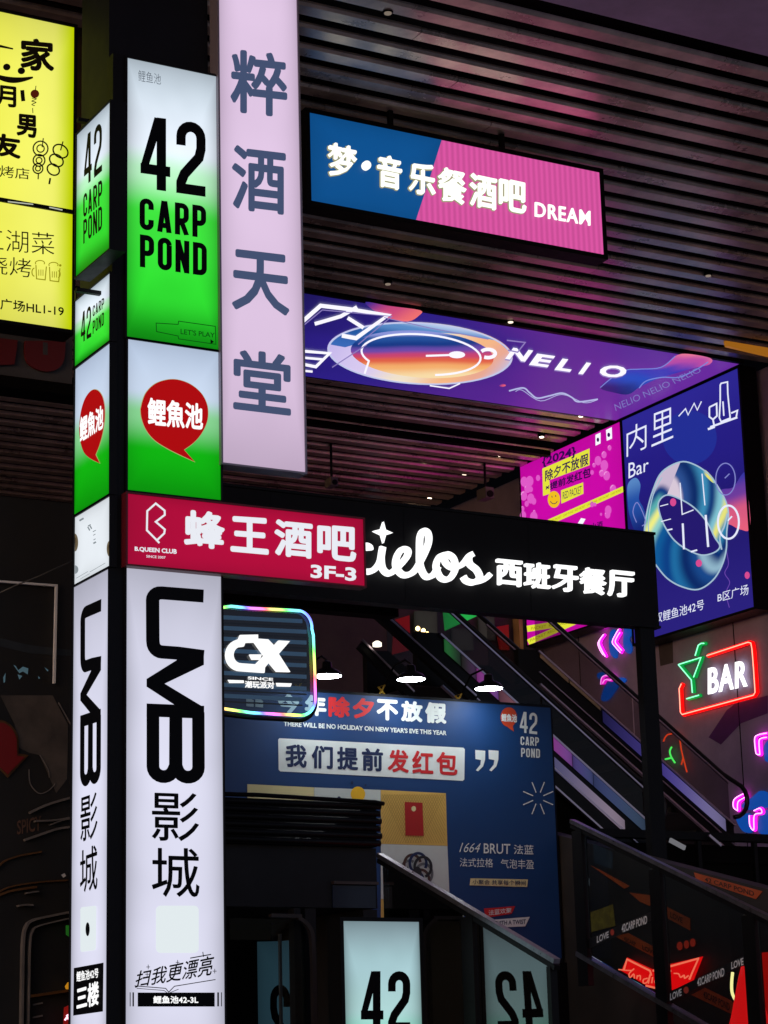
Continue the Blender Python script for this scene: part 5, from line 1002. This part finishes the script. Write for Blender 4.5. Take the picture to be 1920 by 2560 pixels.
# window glints inside tube frame, put in as small glowing patches on the wall
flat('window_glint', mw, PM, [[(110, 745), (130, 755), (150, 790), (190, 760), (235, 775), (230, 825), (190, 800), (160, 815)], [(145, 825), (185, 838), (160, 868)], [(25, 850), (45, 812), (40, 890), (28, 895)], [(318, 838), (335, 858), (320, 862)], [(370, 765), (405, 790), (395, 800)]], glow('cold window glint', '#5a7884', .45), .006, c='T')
flat('painted_band', mw, PM, [[(0, 520), (250, 580), (600, 620), (600, 670), (250, 650), (0, 590)]], mat('slate mural paint', '#242c30', .6, noise=.4), .004, c='T')
wr = tag(MB().tube([at('T', -40, 158, 'y', 18.2), at('T', 130, 80, 'y', 18.2), at('T', 330, 0, 'y', 18.2), at('T', 620, -135, 'y', 18.2)], .006, 5).build('overhead_wire', mat('grey cable', '#5a5850', .6), None, True), 'thin grey wire rising to the pylon over the white tube frame', 'wire')
fs = solo('fascia_board', mat('grey fascia sheet', '#4c4c4e', .6, noise=.25), 'grey fascia with dark red letters under the yellow sign', 'sign', MB().box(4.5, at('S', 556, 400, 'y', 20.4).x, 20.4, 20.6, at('S', 280, 540, 'y', 20.4).z, at('S', 280, 120, 'y', 20.4).z), (7, 20.5, 7))
PFs = Plane('y', 20.4); DR = mat('dark red letter', '#6a1214', .5)
flat('red_letter', fs, PFs, [spline([(182, 230), (180, 330), (205, 400), (270, 445), (350, 465), (430, 445), (480, 380), (492, 250)], 4)+[(492, 230)]], DR, .01, .03, c='S')
flat('red_letter', fs, PFs, [[(-80, 200), (125, 225), (118, 300), (100, 410), (-80, 420)]], DR, .01, .03, c='S'); flat('letter_gap', fs, PFs, [[(318, 240), (355, 245), (355, 340), (318, 335)]], mat('grey fascia sheet', '#4c4c4e'), .041, c='S')
box('lower_lip', M_dark, fs, 4.5, fs.location.x+1.3, 20.3, 20.62, fs.data.vertices[0].co.z+7-.12, fs.data.vertices[0].co.z+7-.003)
# brown column & lit strip left of the pylon top
bc = thing('rear_column', 'tall dim brown column behind the pylon beside the yellow sign', 'column', (6.9, 17.6, 0))
cx0, cx1 = at('A', 572, 100, 'y', 17.6).x, at('A', 800, 100, 'y', 17.6).x
box('column_body', mat('olive brown column', '#3a3426', .7, noise=.3), bc, cx0, cx1+.5, 17.6, 17.72, 0, 11.5)
lw = solo('left_upper_wall', mat('brown rendered wall', '#3c2c1c', .8, noise=.6, nscale=4, bump=.3), 'brown rough wall above and behind the yellow sign at top left', 'wall', MB().box(2, at('A', 560, 100, 'y', 18.9).x+.3, 18.9, 19.2, 9.3, 13.5), (5, 19, 9.3))
# ================================================================== ceiling fittings
dl = [(1103, 697, 1.0, 'downlight hung before the near edge of the NELIO ceiling screen'), (1255, 900, 4, 'lit downlight nearest the corner of the magenta screen'), (1170, 945, 4, 'lit downlight left of the magenta screen top'), (1080, 985, 4, 'lit downlight second from the black sign among the rear slats'), (1003, 1026, 1.2, 'dim downlight in the middle of the rear slats'), (928, 1077, 4, 'lit downlight just above the black sign'), (838, 30, .12, 'unlit downlight near the top of the slatted ceiling'), (1530, 597, .15, 'faint downlight right of the dream sign'), (838, 615, .15, 'faint downlight below the dream sign'), (920, 996, 1.0, 'dim downlight over the purple banner side of the rear slats')]
for x, y, s, lab in dl:
    p = at('P', x, y, 'z', CEIL-.02); dnl = thing('ceiling_downlight', lab, 'light', p, 'downlights in the slatted ceiling')
    MB().lathe(p+Vector((0, 0, .01)), [(.05, 0), (.055, .02), (.05, .08)], 14).build('housing', M_blk, dnl, True)
    MB().lathe(p, [(.036, 0), (.038, .018)], 14).build('lens', glow(f'downlight lens {s}', '#ffe6cc', s*1.6), dnl)
for c, x, y, lab in (('L', 198, 612, 'small white bullet camera hung from the rear slats'), ('L', 1300, 700, 'bulky grey camera on a bracket beside the magenta screen')):
    Yc = 30.5; p = at(c, x, y, 'y', Yc); k = 1 if x < 500 else 1.3
    cm = thing('security_camera', lab, 'camera', p)
    box('camera_body', mat('off white camera shell', '#6a6664', .5), cm, p.x-.06*k, p.x+.06*k, p.y-.1*k, p.y+.12*k, p.z-.02*k, p.z+.12*k)
    MB().tube([p+Vector((0, -.12*k, .03*k)), p+Vector((0, -.08*k, .03*k))], .045*k, 12).build('lens', M_rubber, cm)
    box('stalk', M_blk, cm, p.x-.015, p.x+.015, p.y-.015, p.y+.015, p.z+.12*k, CEIL-.05)
PA = Plane('y', 23.8)
o = flat('amber_strip', None, PA, [[(1808, 852), (1940, 872), (1940, 898), (1812, 868)]], glow('amber light on beam edge', '#a8681c', .8), 0, .06, c='F'); tag(o, 'beam edge with painted amber light under the ceiling at the right edge', 'light')  # amber light on the beam edge, put in as glowing colour
# scene-wide naming of multi-user repeats is left to Blender's suffixes

# lettering and pictures printed on a lit sheet are sub-parts of that sheet
KEEP = ('housing', 'frame_rail', 'frame_stile', 'light_panel', 'screen_panel', 'bracket', 'plinth', 'divider_strip', 'hanger', 'board', 'leg', 'lower_hoarding', 'print_sheet')
for root in [o for o in COL.objects if o.type == 'EMPTY' and o.parent is None]:
    sheet = [c for c in root.children if c.name.split('.')[0] in ('light_panel', 'screen_panel', 'print_sheet', 'sign_box')]
    if not sheet: continue
    for c in list(root.children):
        if c.name.split('.')[0] not in KEEP+('sign_box', 'panel_joint', 'top_trim', 'bottom_trim') and not c.children: c.parent = sheet[0]
